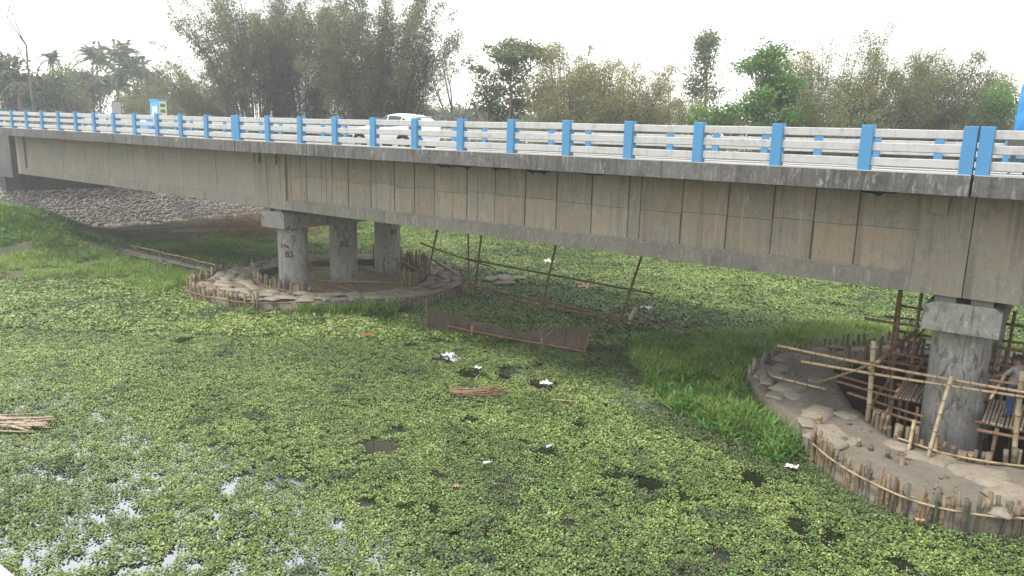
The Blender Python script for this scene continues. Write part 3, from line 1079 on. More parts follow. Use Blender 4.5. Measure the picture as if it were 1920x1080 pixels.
def sandbag_mesh(seed):
    r = np.random.default_rng(seed)
    n, m = 9, 7
    vs, fs = [], []
    for i in range(n):
        for j in range(m):
            u, v = i / (n - 1) * 2 - 1, j / (m - 1) * 2 - 1
            x = 0.5 * u * (1 - 0.06 * v * v)
            y = 0.32 * v * (1 - 0.12 * abs(u) ** 3)
            z = 0.13 * max(0, (1 - abs(u) ** 5)) ** 0.4 * max(0, (1 - abs(v) ** 5)) ** 0.4
            z += r.normal(0, 0.014)
            vs.append((x + r.normal(0, 0.012), y + r.normal(0, 0.012), z))
    for i in range(n - 1):
        for j in range(m - 1):
            a = i * m + j
            fs.append((a, a + m, a + m + 1, a + 1))
    k = len(vs)
    vs += [(x, y, -0.05) for x, y, z in vs]
    per = [i * m for i in range(n)] + [(n - 1) * m + j for j in range(1, m)] + [i * m + m - 1 for i in range(n - 2, -1, -1)] + [j for j in range(m - 2, 0, -1)]
    for a, b in zip(per, per[1:] + per[:1]):
        fs.append((a, a + k, b + k, b))
    me = bpy.data.meshes.new('sandbag')
    me.from_pydata(vs, [], fs)
    me.materials.append(MATS['bag_cloth'])
    me.polygons.foreach_set('use_smooth', [True] * len(me.polygons))
    return me


BAGS = [sandbag_mesh(s) for s in range(5)]


def bag(x, y, z, rz, s, lab, grp, tilt=0.0):
    o = link('sandbag', BAGS[rr.randrange(5)], None, (x, y, z))
    o.rotation_euler = (rr.uniform(-0.06, 0.06) + tilt, rr.uniform(-0.06, 0.06), rz)
    o.scale = (s * rr.uniform(0.85, 1.2), s * rr.uniform(0.85, 1.15), s * rr.uniform(0.45, 0.8))
    tag(o, lab, 'sandbag', grp)


SECT = ('right', 'back right', 'back', 'back left', 'left', 'front left', 'front', 'front right')


def place(x, y, c):
    return SECT[int(round(math.atan2(y - c[1], x - c[0]) / (math.pi / 4))) % 8]


def bag_ring(outer, inner, fr, ztop, s, lab, grp, keep):
    o = resample(outer, s * 1.0, True)
    ci = np.array(inner).mean(0)
    ii = np.array(resample(inner, 0.05, True))
    for k, (x, y) in enumerate(o):
        d = np.hypot(ii[:, 0] - x, ii[:, 1] - y); j = d.argmin()
        for f in fr:
            f2 = f + rr.uniform(-0.06, 0.06)
            px, py = x + (ii[j, 0] - x) * f2, y + (ii[j, 1] - y) * f2
            if keep(px, py, f):
                dx, dy = ii[j, 0] - x, ii[j, 1] - y
                bag(px, py, ztop + rr.uniform(-0.06, 0.02), math.atan2(dy, dx) + math.pi / 2 + rr.uniform(-0.5, 0.5), s, lab % (('outer', 'middle', 'inner')[fr.index(f)], place(px, py, ci)), grp)


bag_ring(L_OUT, L_IN, (0.16, 0.46, 0.8), 0.57, 0.82, 'flattened pale sandbag, %s row, %s of the left pier ring', 'sandbags around the left pier',
         lambda x, y, f: rr.random() < 0.85)
bag_ring(R_OUT, R_IN, (0.12, 0.34, 0.82), 0.58, 0.8, 'dirty white sandbag, %s row, %s of the right pier island', 'sandbags on the right pier island',
         lambda x, y, f: x < 3.2 and not (x > -2.9 and y < 22 and f < 0.5) and rr.random() < (0.6 if f < 0.5 else 0.3))
for (x, y, s) in ((0.9, 20.9, 1.1), (1.35, 20.5, 1.2), (1.75, 20.1, 1.0), (1.6, 19.1, 1.0), (2.1, 19.6, 1.1), (-2.5, 21.2, 1.2), (-2.1, 21.0, 1.0), (-3.2, 22.6, 1.3), (-4.6, 24.3, 1.3), (-2.5, 20.6, 1.0), (0.2, 21.2, 0.9)):
    bag(x, y, 0.56, rr.uniform(0, 3), s, 'single large sandbag lying %s on the right pier island' % ('near the prop pole' if x > 0 else 'near the stake stubs'), 'sandbags on the right pier island')
for (x, y, s) in ((-24.2, 33.4, 1.1), (-23.4, 33.9, 1.0), (-22.9, 33.0, 1.1), (-24.0, 34.4, 1.0), (-23.2, 34.8, 1.0)):
    bag(x, y, 0.25, rr.uniform(0, 3), s, 'sandbag in the low heap right behind the left pier ring', 'sandbag heap behind the left pier')


# bamboo stakes ---------------------------------------------------------------
def stake_mesh(seed, mat, r=0.05):
    q = random.Random(seed)
    mb = MB()
    n = 9
    nodes = sorted(q.uniform(0.1, 0.95) for _ in range(3))
    zs, rs, nd = [0.0], [1.0], [0.0]
    for z in nodes:
        zs += [z - 0.02, z, z + 0.02]; rs += [1.0, 1.12, 1.0]; nd += [0, 1, 0]
    zs += [1.0, 1.0, 0.93]; rs += [1.0, 0.76, 0.72]; nd += [0.3, 0.3, 1.0]  # cap inside the open top coloured dark, the hollow's shade put into the colour
    order = np.argsort(zs[:-3], kind='stable')
    zz = [zs[i] for i in order] + zs[-3:]
    rr_ = [rs[i] for i in order] + rs[-3:]
    dd = [nd[i] for i in order] + nd[-3:]
    vs, node = [], []
    for z, k, d in zip(zz, rr_, dd):
        for a in range(n):
            t_ = 2 * math.pi * a / n
            vs.append((r * k * math.cos(t_), r * k * math.sin(t_), z)); node.append(d)
    fs = []
    for i in range(len(zz) - 1):
        for a in range(n):
            b = (a + 1) % n
            fs.append((i * n + a, i * n + b, (i + 1) * n + b, (i + 1) * n + a))
    fs.append(tuple(range((len(zz) - 1) * n, len(zz) * n)))
    mb.add(vs, fs, 0, node)
    return mb.mesh('stake', mat, (0, 0, 0), True)


STK = [stake_mesh(s, 'stake_mix') for s in range(6)]
STK_G = [stake_mesh(s + 50, 'stake_grey') for s in range(6)]


def fence(pts, step, zb, h, lab, meshes, rails=(), rr_rad=0.03, jitter=0.03, keep=None, lean=0.06, rad=(0.95, 1.45), hvar=0.18, rail_mat='bamboo_light', grp='bamboo stake fences'):
    P = resample(pts, step)
    root = empty('stake_fence', (P[:, 0].mean(), P[:, 1].mean(), zb), lab, 'stake fence', grp)
    for i, (x, y) in enumerate(P):
        if keep and not keep(x, y):
            continue
        if rr.random() < 0.06:
            continue
        o = link('stake', meshes[rr.randrange(len(meshes))], root, Vector((x + rr.uniform(-jitter, jitter), y + rr.uniform(-jitter, jitter), zb)) - root.location)
        k = rr.uniform(*rad)
        o.scale = (k, k, h * rr.uniform(1 - hvar, 1 + hvar))
        o.rotation_euler = (rr.gauss(0, lean), rr.gauss(0, lean), rr.uniform(0, 6))
    for pts_r, z, off in rails:
        Q = resample(pts_r, 1.2)
        c = np.array(pts).mean(0)
        mb = MB()
        L3 = []
        for i, (x, y) in enumerate(Q):
            a = Q[max(i - 1, 0)]; b = Q[min(i + 1, len(Q) - 1)]
            tx, ty = b - a
            nn = math.hypot(tx, ty) + 1e-9
            L3.append((x + ty / nn * off, y - tx / nn * off, z + rr.uniform(-0.02, 0.02)))
        polyline(mb, L3, rr_rad)
        mb.build('pole', rail_mat, root, True)
    return root


# left outer ring: tall stakes on the left front, low grey ones along the front and right
seg = L_OUT[15:] + L_OUT[:5]
fence(L_OUT[16:] + L_OUT[:4] , 0.17, -0.15, 1.0, 'tall reddish bamboo stake fence at the left front of the left pier island', STK, [(L_OUT[17:] + L_OUT[:5], 0.42, 0.09)], 0.035, rail_mat='bamboo_red')
fence(L_OUT[4:10], 0.15, -0.05, 0.6, 'low grey bamboo stake fence along the right front of the left pier island', STK_G, [(L_OUT[4:9], 0.4, 0.09)], 0.035, rail_mat='stake_grey', hvar=0.12)
fence(L_OUT[9:17], 0.22, 0.0, 0.72, 'low bamboo stake row at the back of the left pier island', STK_G, [], hvar=0.25)
fence([L_IN[0], L_IN[1], L_IN[2], L_IN[3], (-27.2, 23.2)], 0.15, 0.05, 0.98, 'inner bamboo stake fence in front of the B3 column', STK, [(L_IN[0:4], 0.55, 0.1)], 0.035, rail_mat='bamboo_red')
fence(L_IN[6:11], 0.17, 0.05, 1.25, 'inner reddish bamboo stake fence behind the left pier columns', STK, [(L_IN[6:11], 0.75, -0.1)], 0.035, rail_mat='bamboo_red', hvar=0.25)
# right outer and inner rings
fence(R_OUT[4:14], 0.115, -0.2, 1.06, 'outer bamboo stake fence at the front of the right pier island', STK, [(R_OUT[4:14], 0.5, 0.1), (R_OUT[6:14], 0.46, -0.09)], 0.03, hvar=0.11, lean=0.06, rad=(0.75, 1.2))
fence(R_IN[3:11], 0.135, 0.2, 0.78, 'inner bamboo stake fence along the pit in front of the right pier', STK, [(R_IN[5:12], 0.66, 0.12)], 0.032, hvar=0.3, lean=0.08, keep=lambda x, y: rr.random() < 0.85)
fence([R_OUT[0], R_OUT[-1], R_OUT[-2], R_OUT[-3], R_OUT[-4]], 0.3, 0.1, 0.72, 'dark low stake row at the back left of the right pier island', STK_G, [], hvar=0.25)
fence(R_IN[13:18] + R_IN[:1], 0.3, 0.3, 0.95, 'dark stakes along the back of the pit behind the right pier', STK, [], hvar=0.25)
fence([(-3.0, 21.7), (-2.3, 20.9), (-1.5, 20.6), (-0.9, 20.3), (-0.3, 20.1)], 0.42, 0.35, 0.42, 'short cut stake stubs on the mud of the right pier island', STK, [], hvar=0.3)
# walkway of stakes and poles to the left bank
fence([(-48.2, 23.2), (-44, 23.2), (-39.8, 23.0)], 0.35, -0.1, 0.5, 'near stake edge of the narrow walkway from the left bank', STK_G, [([(-48.2, 23.2), (-44, 23.25), (-39.8, 23.05)], 0.38, 0.06)], 0.035)
fence([(-47.9, 24.7), (-42, 24.6), (-36.2, 24.3)], 0.35, -0.1, 0.5, 'far stake edge of the narrow walkway from the left bank', STK_G, [([(-47.9, 24.7), (-42, 24.65), (-36.2, 24.4)], 0.45, -0.06)], 0.04)
for k in range(16):
    f = k / 15
    bag(-47.3 + 10.5 * f, 23.95 + 0.05 * math.sin(k), 0.27, rr.uniform(-0.3, 0.3), 0.85, 'sandbag laid %s of the narrow stake edged walkway' % ('at the bank end', 'near the bank third', 'in the middle', 'at the island end')[k // 4], 'sandbags of the walkway')


# ------------------------------------------------------------------ scaffolds
def scaffold(name, loc, lab, cat, poles, mat, r=0.045, grp=None, ties=True):
    root = empty(name, loc, lab, cat, grp)
    for q in poles:
        p0, p1 = q[0], q[1]
        rad = q[2] if len(q) > 2 else r
        m = q[3] if len(q) > 3 else mat
        mb = MB()
        bamboo(mb, p0, p1, rad, bend=np.linalg.norm(np.array(p1) - np.array(p0)) * 0.008, taper=0.85)
        mb.build('pole', m, root, True)
    if ties:
        # rope lashings where two poles pass close to each other
        n = 0
        for i in range(len(poles)):
            for j in range(i):
                a0, a1 = np.array(poles[i][0]), np.array(poles[i][1]); b0, b1 = np.array(poles[j][0]), np.array(poles[j][1])
                u, v, w = a1 - a0, b1 - b0, a0 - b0
                A, B, C, Dd, E = u @ u, u @ v, v @ v, u @ w, v @ w
                den = A * C - B * B
                if den < 1e-6:
                    continue
                s, t2 = (B * E - C * Dd) / den, (A * E - B * Dd) / den
                if 0 <= s <= 1 and 0 <= t2 <= 1:
                    pa, pb = a0 + s * u, b0 + t2 * v
                    if np.linalg.norm(pa - pb) < 0.16 and n < 30:
                        d = u / np.linalg.norm(u) * 0.045
                        MB().tube([(pa + pb) / 2 - d, (pa + pb) / 2, (pa + pb) / 2 + d], [0.062, 0.075, 0.062], 8).build('lashing', 'rope', root, True)
                        n += 1
    return root


lean = 0.27
A_POLES = [((-27.18, 31.19, -0.3), (-25.75, 31.0, 4.4), 0.06), ((-26.1, 33.8, -0.3), (-26.05, 33.6, 4.2), 0.055),
           ((-22.55, 29.9, -0.6), (-21.8, 29.75, 4.5), 0.06), ((-17.85, 29.17, -0.6), (-16.75, 29.1, 4.5), 0.06), ((-14.05, 29.93, -0.6), (-12.6, 29.9, 4.5), 0.06),
           ((-27.3, 30.9, 2.22), (-21.2, 29.65, 1.78), 0.05), ((-23.0, 29.8, 1.98), (-12.2, 29.75, 1.72), 0.055),
           ((-22.9, 29.8, 0.62), (-13.4, 29.75, 0.36), 0.05), ((-17.9, 29.0, 0.42), (-9.2, 29.9, 0.42), 0.04), ((-26.6, 31.1, 1.35), (-22.3, 29.8, 0.6), 0.05), ((-22.8, 29.7, 0.5), (-17.2, 29.1, 0.42), 0.035),
           ((-14.3, 29.6, 0.22), (-12.6, 29.6, 0.15), 0.05)]
scaffold('bamboo_scaffold', (-19.0, 30.0, 0.0), 'leaning dark bamboo scaffold frame standing in weeds under the middle span', 'scaffold', A_POLES, 'bamboo_dark')
MB().tube([(-14.5, 25.2, 4.66), (-14.45, 25.0, 4.35), (-14.38, 24.95, 4.1)], 0.03, 6).build('stub', 'bamboo_dark', SPAN[1])

L_POLES = [((-31.6, 23.0, 0.62), (-24.9, 26.2, 0.98), 0.05), ((-33.0, 27.8, 1.1), (-26.4, 28.3, 0.6), 0.045), ((-32.6, 26.0, 0.75), (-25.4, 24.6, 0.6), 0.045),
           ((-30.6, 22.9, 0.6), (-26.4, 24.3, 0.55), 0.04), ((-31.0, 28.6, 0.85), (-25.2, 27.6, 0.85), 0.045), ((-28.4, 24.6, 0.55), (-25.1, 28.4, 0.9), 0.045),
           ((-30.5, 31.8, 0.95), (-26.0, 29.6, 0.9), 0.045), ((-33.8, 25.2, 0.7), (-31.0, 28.9, 1.3), 0.045), ((-34.2, 28.4, 0.9), (-29.4, 25.4, 0.7), 0.04)]
scaffold('bamboo_scaffold', (-29.2, 27.0, 0.4), 'low crisscross bamboo poles lying across the pool of the left pier', 'scaffold', L_POLES, 'bamboo_red', ties=False)

R_POLES = [
    ((-2.14, 27.0, 4.45), (-1.98, 27.0, -1.6), 0.06, 'bamboo_red'), ((-1.5, 27.0, 4.45), (-1.44, 27.0, -1.6), 0.055, 'bamboo_red'),
    ((-1.99, 22.7, 3.0), (-1.84, 22.68, -0.2), 0.075, 'bamboo_light'), ((-4.75, 23.1, 2.24), (1.95, 21.94, 2.53), 0.045, 'bamboo_light'), ((-3.95, 22.97, 1.92), (2.3, 21.9, 2.46), 0.045, 'bamboo_light'),
    ((1.56, 22.14, 3.0), (1.72, 22.1, 0.3), 0.07, 'bamboo_light'), ((-1.5, 27.0, 2.5), (-1.95, 22.4, 2.26), 0.075, 'bamboo_red'), ((-1.75, 22.5, 2.5), (-4.1, 25.9, 0.45), 0.045, 'bamboo_light'),
    ((-0.9, 25.0, 2.17), (-1.17, 22.2, 1.8), 0.055, 'bamboo_red'), ((0.07, 22.08, 2.55), (-0.09, 20.85, 0.5), 0.055, 'bamboo_light'),
    ((-3.1, 27.12, 2.64), (-1.2, 26.95, 2.7), 0.045), ((-2.66, 28.0, 2.64), (-1.4, 28.0, 2.68), 0.035), ((-2.15, 27.1, 3.27), (-1.35, 27.1, 3.24), 0.045), ((-2.2, 27.1, 2.41), (-0.9, 27.1, 2.38), 0.05),
    ((-2.25, 27.1, 2.12), (-0.9, 27.1, 2.1), 0.04), ((-2.3, 26.0, 1.95), (-0.85, 26.0, 1.88), 0.05), ((-2.4, 26.0, 1.61), (-0.85, 26.0, 1.62), 0.045),
    ((-3.6, 26.1, 0.8), (-1.3, 24.1, 1.22), 0.045), ((-3.45, 25.5, 0.76), (-1.3, 23.5, 1.22), 0.045), ((-2.8, 24.25, 0.84), (-0.5, 22.7, 1.1), 0.045), ((-2.0, 23.28, 0.86), (-0.5, 22.25, 1.05), 0.05),
    ((-1.44, 23.4, 1.1), (-1.40, 23.4, -1.5), 0.06), ((-1.46, 25.3, 1.12), (-1.42, 25.3, -1.5), 0.055), ((-0.76, 23.5, 1.1), (-0.7, 23.5, -1.5), 0.05),
    ((0.72, 24.62, 2.44), (1.95, 24.6, 2.5), 0.045), ((0.68, 24.42, 2.26), (1.95, 24.4, 2.3), 0.045), ((0.75, 28.0, 2.98), (2.2, 28.0, 2.96), 0.05), ((0.85, 27.0, 2.64), (2.2, 27.0, 2.7), 0.045),
    ((0.8, 26.5, 2.52), (2.2, 26.5, 2.56), 0.05), ((0.9, 22.24, 2.6), (2.2, 22.2, 2.66), 0.035), ((1.05, 27.0, 3.6), (1.05, 27.0, -1.5), 0.05), ((2.0, 26.7, 3.4), (2.0, 26.7, -1.5), 0.055),
    ((0.86, 24.5, 2.9), (0.84, 24.5, -1.5), 0.045), ((2.05, 24.6, 3.0), (2.05, 24.6, -1.5), 0.055), ((0.8, 22.42, 1.15), (2.3, 22.28, 1.26), 0.05), ((1.23, 22.42, 1.3), (1.2, 22.4, -1.4), 0.05), ((0.78, 24.75, 1.26), (2.2, 24.7, 1.3), 0.05),
    ((-5.2, 24.6, 0.75), (-3.5, 24.5, 0.72), 0.045, 'bamboo_light'), ((-3.3, 26.4, 1.35), (-0.9, 26.3, 1.3), 0.04), ((-3.2, 27.6, 1.0), (-0.9, 27.2, 1.55), 0.04), ((-2.5, 27.9, 0.6), (-1.0, 27.6, 3.1), 0.04), ((-2.0, 27.05, 0.9), (-1.9, 23.0, 1.0), 0.045), ((-1.46, 26.9, 1.35), (-1.42, 22.6, 1.02), 0.045), ((-2.4, 28.6, 3.6), (-2.35, 28.6, -1.5), 0.045), ((-0.95, 28.4, 3.3), (-0.9, 28.4, -1.5), 0.045), ((0.9, 27.2, 1.9), (2.2, 27.1, 1.9), 0.04), ((0.85, 25.6, 1.75), (2.2, 25.6, 1.8), 0.04), ((0.9, 28.6, 2.3), (2.3, 28.5, 2.35), 0.04), ((1.45, 28.3, 3.3), (1.45, 28.3, -1.4), 0.045),
    ((1.2, 22.6, 2.72), (1.0, 21.9, 2.2), 0.04, 'bamboo_light'), ((-0.62, 21.92, 1.2), (-0.58, 21.15, 0.45), 0.05, 'bamboo_light')]
scaffold('bamboo_scaffold', (0.0, 24.0, 0.4), 'bamboo pole scaffold with long pale rails around the right pier', 'scaffold', R_POLES, 'bamboo_red')


def platform(lab, lo, hi, z, n, grp='bamboo slat platforms'):
    (x0, y0), (x1, y1) = lo, hi
    root = empty('slat_platform', ((x0 + x1) / 2, (y0 + y1) / 2, z), lab, 'platform', grp)
    for k in range(n):
        x = x0 + (x1 - x0) * (k + 0.5) / n
        bamboo(MB(), (x + rr.uniform(-0.015, 0.015), y0 - rr.uniform(0, 0.12), z + 0.035), (x + rr.uniform(-0.015, 0.015), y1 + rr.uniform(0, 0.12), z + 0.035), 0.034, 0.0, 0.95, 0.3, 7, k + len(lab)).build('slat', 'slat', root, True)
    for y in (y0 + 0.1, y1 - 0.1):
        bamboo(MB(), (x0 - 0.15, y, z - 0.035), (x1 + 0.15, y, z - 0.035), 0.038, 0, 0.95, 0.4, 7).build('bearer', 'bamboo_red', root, True)
    return root


platform('pale bamboo slat platform left of the right pier column', (-1.45, 23.6), (-0.74, 25.2), 1.2, 9)
platform('bamboo slat platform under the standing man', (0.86, 22.55), (1.95, 24.7), 1.33, 13)


# ------------------------------------------------------------------ the mat barrier, poles and litter
def mat_barrier():
    root = empty('mat_barrier', (-16.0, 24.0, 0.0), 'twisted brown woven mat barrier standing in the weeds mid picture', 'barrier')
    base = [(-19.72, 23.27), (-18.6, 23.5), (-17.54, 23.72), (-16.4, 23.97), (-15.48, 24.15), (-14.5, 24.35), (-13.5, 24.5), (-12.58, 24.63)]
    tops = [(-19.68, 23.35, 0.72), (-18.6, 23.6, 0.55), (-17.5, 23.9, 0.42), (-16.4, 24.25, 0.28), (-15.6, 24.45, 0.16), (-14.6, 24.7, 0.42), (-13.55, 24.85, 0.7), (-12.55, 24.95, 0.88)]
    n = len(base)
    vs, fs = [], []
    N = 60
    bx = [np.interp(np.linspace(0, n - 1, N), np.arange(n), [b[k] for b in base]) for k in range(2)]
    tx = [np.interp(np.linspace(0, n - 1, N), np.arange(n), [b[k] for b in tops]) for k in range(3)]
    M = 5
    th = 0.025
    for side in (0, 1):
        for i in range(N):
            for j in range(M):
                f = j / (M - 1)
                x = bx[0][i] * (1 - f) + tx[0][i] * f
                y = bx[1][i] * (1 - f) + tx[1][i] * f + side * th + 0.02 * math.sin(i * 0.9 + j) + 0.03 * math.sin(i * 0.31 + 2 * j)
                z = -0.15 * (1 - f) + (tx[2][i] + 0.24) * f + (0.015 * math.sin(i * 1.7) if j == M - 1 else 0)
                vs.append((x, y, z))
    K = N * M
    for side in (0, 1):
        for i in range(N - 1):
            for j in range(M - 1):
                a = side * K + i * M + j
                q = (a, a + M, a + M + 1, a + 1)
                fs.append(q if side == 0 else q[::-1])
    for i in range(N - 1):
        for j in (0, M - 1):
            a = i * M + j
            fs.append((a, a + K, a + M + K, a + M) if j == 0 else (a, a + M, a + M + K, a + K))
    for j in range(M - 1):
        a = j; fs.append((a, a + 1, a + 1 + K, a + K))
        a = (N - 1) * M + j; fs.append((a, a + K, a + 1 + K, a + 1))
    MB().add(vs, fs).build('mat', 'mat_weave', root)
    mb = MB()
    polyline(mb, [(-18.6, 23.42, 0.36), (-17.5, 23.62, 0.3), (-15.5, 24.04, 0.22), (-14.0, 24.34, 0.2), (-12.6, 24.53, 0.18)], 0.03)
    mb.build('pole', 'bamboo_red', root, True)
    bamboo(MB(), (-19.76, 23.22, -0.3), (-19.72, 23.25, 1.45), 0.028).build('pole', 'stake_grey', root, True)
    bamboo(MB(), (-17.5, 23.62, -0.3), (-17.48, 23.64, 0.5), 0.035).build('pole', 'bamboo_light', root, True)
    bamboo(MB(), (-12.6, 24.55, -0.3), (-12.5, 24.88, 0.92), 0.03).build('pole', 'bamboo_dark', root, True)
    for k in range(2, 60, 6):
        x_, y_ = bx[0][k], bx[1][k]
        bamboo(MB(), (x_, y_ - 0.05, -0.1), (tx[0][k], tx[1][k] - 0.04, tx[2][k] + 0.22), 0.016, 0.0, 0.9, 0.3, 6).build('batten', 'bamboo_dark', root, True)
    for k in range(7):
        bamboo(MB(), (-14.75 + 0.09 * k, 24.3, 0.0), (-14.2 - 0.1 * k + 0.3 * rr.random(), 24.62, 0.62 + 0.1 * rr.random()), 0.014, 0.04).build('stick', 'stake_grey', root, True)
    return root


mat_barrier()


def single(name, lab, cat, mb, mat, grp=None, smooth_=True):
    o = mb.build(name, mat, None, smooth_)
    V = np.array([v.co for v in o.data.vertices])
    c = np.array([V[:, 0].mean(), V[:, 1].mean(), V[:, 2].min()])
    for v in o.data.vertices:
        v.co = Vector(np.array(v.co) - c)
    o.location = c
    return tag(o, lab, cat, grp)


def bundle(lab, cat, p0, p1, n, w, r, mat, z=0.1, spread=0.3, name='bamboo_bundle'):
    p0, p1 = np.array(p0), np.array(p1)
    d = p1 - p0; Ln = np.linalg.norm(d); d = d / Ln
    s = np.array([-d[1], d[0]])
    root = empty(name, (*((p0 + p1) / 2), z - 0.1), lab, cat)
    for k in range(n):
        o0, o1 = rr.gauss(0, w), rr.gauss(0, w)
        a = p0 + s * o0 + d * rr.uniform(0, spread * Ln)
        b = p1 + s * o1 - d * rr.uniform(0, spread * Ln)
        bamboo(MB(), (*a, z + rr.uniform(0, 0.12)), (*b, z + rr.uniform(0, 0.12)), r * rr.uniform(0.6, 1.2), 0.05, 0.6, 0.4, 6, k * 7 + n).build('pole', mat, root, True)
    return root


bundle('bundle of split bamboo floating at the left edge of the weeds', 'bamboo', (-22.6, 6.8), (-20.1, 8.45), 30, 0.3, 0.034, 'slat', 0.1, 0.3)
bundle('small heap of reddish bamboo sticks lying on the weeds', 'bamboo', (-13.4, 17.55), (-12.1, 19.0), 24, 0.2, 0.028, 'bamboo_red', 0.12, 0.35)
bundle('long bamboo poles stacked on the mud below the stone slope', 'bamboo', (-55.4, 25.0), (-51.8, 39.6), 22, 0.5, 0.045, 'stake_grey', 0.5, 0.2)
bundle('few loose bamboo poles at the foot of the dry brush', 'bamboo', (-52.5, 30.0), (-48.5, 39.0), 8, 0.6, 0.04, 'bamboo_light', 0.45, 0.25)


def stick(lab, p0, p1, r, mat, name='bamboo_stick', grp=None):
    single(name, lab, 'stick', bamboo(MB(), p0, p1, r, 0.0, 0.85, 0.35), mat, grp)


stick('pale bamboo stick lying in front of the left island stakes', (-27.9, 19.2, 0.12), (-26.2, 19.0, 0.1), 0.035, 'bamboo_light')
stick('thin upright stick in the grass before the left island', (-23.0, 24.1, 0.0), (-23.02, 24.1, 0.85), 0.03, 'bamboo_light')
stick('short stick lying on the weeds left of the island', (-29.8, 16.3, 0.1), (-29.0, 16.9, 0.1), 0.03, 'slat')
stick('orange split bamboo lying before the tall stakes', (-33.0, 18.7, 0.12), (-31.3, 18.9, 0.12), 0.05, 'bamboo_light')
stick('small pale stick floating right of the reddish sticks', (-10.6, 19.4, 0.1), (-10.0, 19.7, 0.1), 0.025, 'slat')
stick('thin reed standing upright in the front weeds', (-10.35, 13.9, 0.0), (-10.32, 13.92, 0.75), 0.012, 'bamboo_light')
mb = MB()
mb.tube([(-13.4, 29.8, -0.1), (-13.35, 29.85, 0.3), (-13.2, 29.9, 0.75), (-13.05, 29.9, 0.95)], [0.1, 0.11, 0.09, 0.03], 8)
single('cut_stalk', 'pale peeled stalk standing beside the right scaffold leg', 'stalk', mb, 'pale_wood')


def crumple(lab, x, y, z, s, mat, seed, cat='litter'):
    r = np.random.default_rng(seed)
    n = 7
    vs, fs = [], []
    for i in range(n):
        for j in range(n):
            vs.append((x + (i / (n - 1) - 0.5) * s * r.uniform(0.85, 1.1), y + (j / (n - 1) - 0.5) * s * 0.7 * r.uniform(0.85, 1.1), z + abs(r.normal(0, 0.16)) * s))
    for i in range(n - 1):
        for j in range(n - 1):
            a = i * n + j
            fs.append((a, a + n, a + n + 1, a + 1))
    o = single('litter', lab, cat, MB().add(vs, fs), mat)
    o['kind'] = 'thing'
    m = o.modifiers.new('thickness', 'SOLIDIFY')
    m.thickness = 0.006


crumple('orange red wrapper floating under the middle span', -19.2, 35.4, 0.12, 0.75, 'litter_orange', 1)
crumple('white crumpled plastic beside the scaffold rail', -25.2, 41.0, 0.12, 0.7, 'litter_white', 2)
crumple('pale plastic sheet behind the right scaffold leg', -14.2, 33.2, 0.1, 0.6, 'litter_white', 3)
crumple('small red wrapper in the weeds left of the mat', -20.6, 20.6, 0.12, 0.35, 'litter_red', 4)
crumple('white and red wrapper beside the right stake fence', -2.95, 19.2, 0.12, 0.3, 'litter_white', 5)
crumple('orange wrapper caught between the outer stakes', 0.2, 18.15, 0.15, 0.25, 'litter_orange', 6)
crumple('red cloth strip at the back left of the left island', -37.2, 30.0, 0.55, 1.0, 'tape_red', 7)
crumple('ragged white sheet on the weeds left of the dark holes', -16.2, 20.75, 0.1, 0.62, 'litter_white', 11)  # crumpled white sheets set at the open-water holes
crumple('white scrap at the right end of the dark holes', -11.6, 20.55, 0.1, 0.42, 'litter_white', 12)
crumple('small white scrap beside the leftmost dark hole', -14.5, 20.35, 0.1, 0.26, 'litter_white', 13)
crumple('small tan wrapper on the front weeds', -9.0, 12.8, 0.12, 0.16, 'litter_orange', 8)
for k, (x, y) in enumerate(((-8.6, 16.1), (-9.3, 14.2), (-33.0, 17.0))):
    mb = MB()
    a = rr.uniform(0, 3)
    d = np.array([math.cos(a), math.sin(a), 0.1])
    p = np.array([x, y, 0.13])
    mb.tube([p, p + d * 0.015, p + d * 0.16, p + d * 0.2, p + d * 0.24], [0.03, 0.036, 0.036, 0.014, 0.014], 10)
    single('plastic_bottle', ('clear plastic bottle floating near the right front weeds', 'small pale bottle standing in the front weeds', 'pale bottle in the weeds left of the island')[k], 'bottle', mb, 'bottle')

# ------------------------------------------------------------------ signs on the bridge
sg = empty('road_sign', (-42.1, 21.75, 7.86), 'grey back of a square sign on a pole at left', 'sign')
MB().box((-42.15, 21.73, 7.86), (-42.07, 21.81, 9.6)).build('pole', 'metal_dark', sg)
MB().box((-42.6, 21.70, 8.86), (-41.62, 21.722, 9.6)).build('board', 'sign_grey', sg)
for a, b in (((-42.63, 21.69, 9.6), (-41.59, 21.726, 9.64)), ((-42.63, 21.69, 8.82), (-41.59, 21.726, 8.86)), ((-42.63, 21.69, 8.862), (-42.6, 21.726, 9.598)), ((-41.62, 21.69, 8.862), (-41.59, 21.726, 9.598))):
    MB().box(a, b).build('frame', 'metal_dark', sg)
pl = empty('sign_pillar', (-58.5, 32.9, 7.6), 'blue box pillar with a white poster beyond the left railing', 'sign')
MB().box((-59.25, 32.85, 7.5), (-57.95, 33.55, 10.28)).build('pillar', 'sign_blue', pl)
MB().box((-59.3, 32.80, 10.282), (-57.9, 33.6, 10.35)).build('cap', 'sign_blue', pl)
MB().box((-58.9, 32.835, 8.3), (-58.2, 32.848, 9.8)).build('poster', 'poster_white', pl)
MB().box((-57.948, 32.9, 8.2), (-57.935, 33.5, 10.2)).build('side_poster', 'poster_yellow', pl)
for k, z in enumerate((9.75, 9.3, 8.85)):
    MB().box((-57.933, 32.98, z), (-57.925, 33.4, z + 0.26)).build('print', 'poster_green', pl)
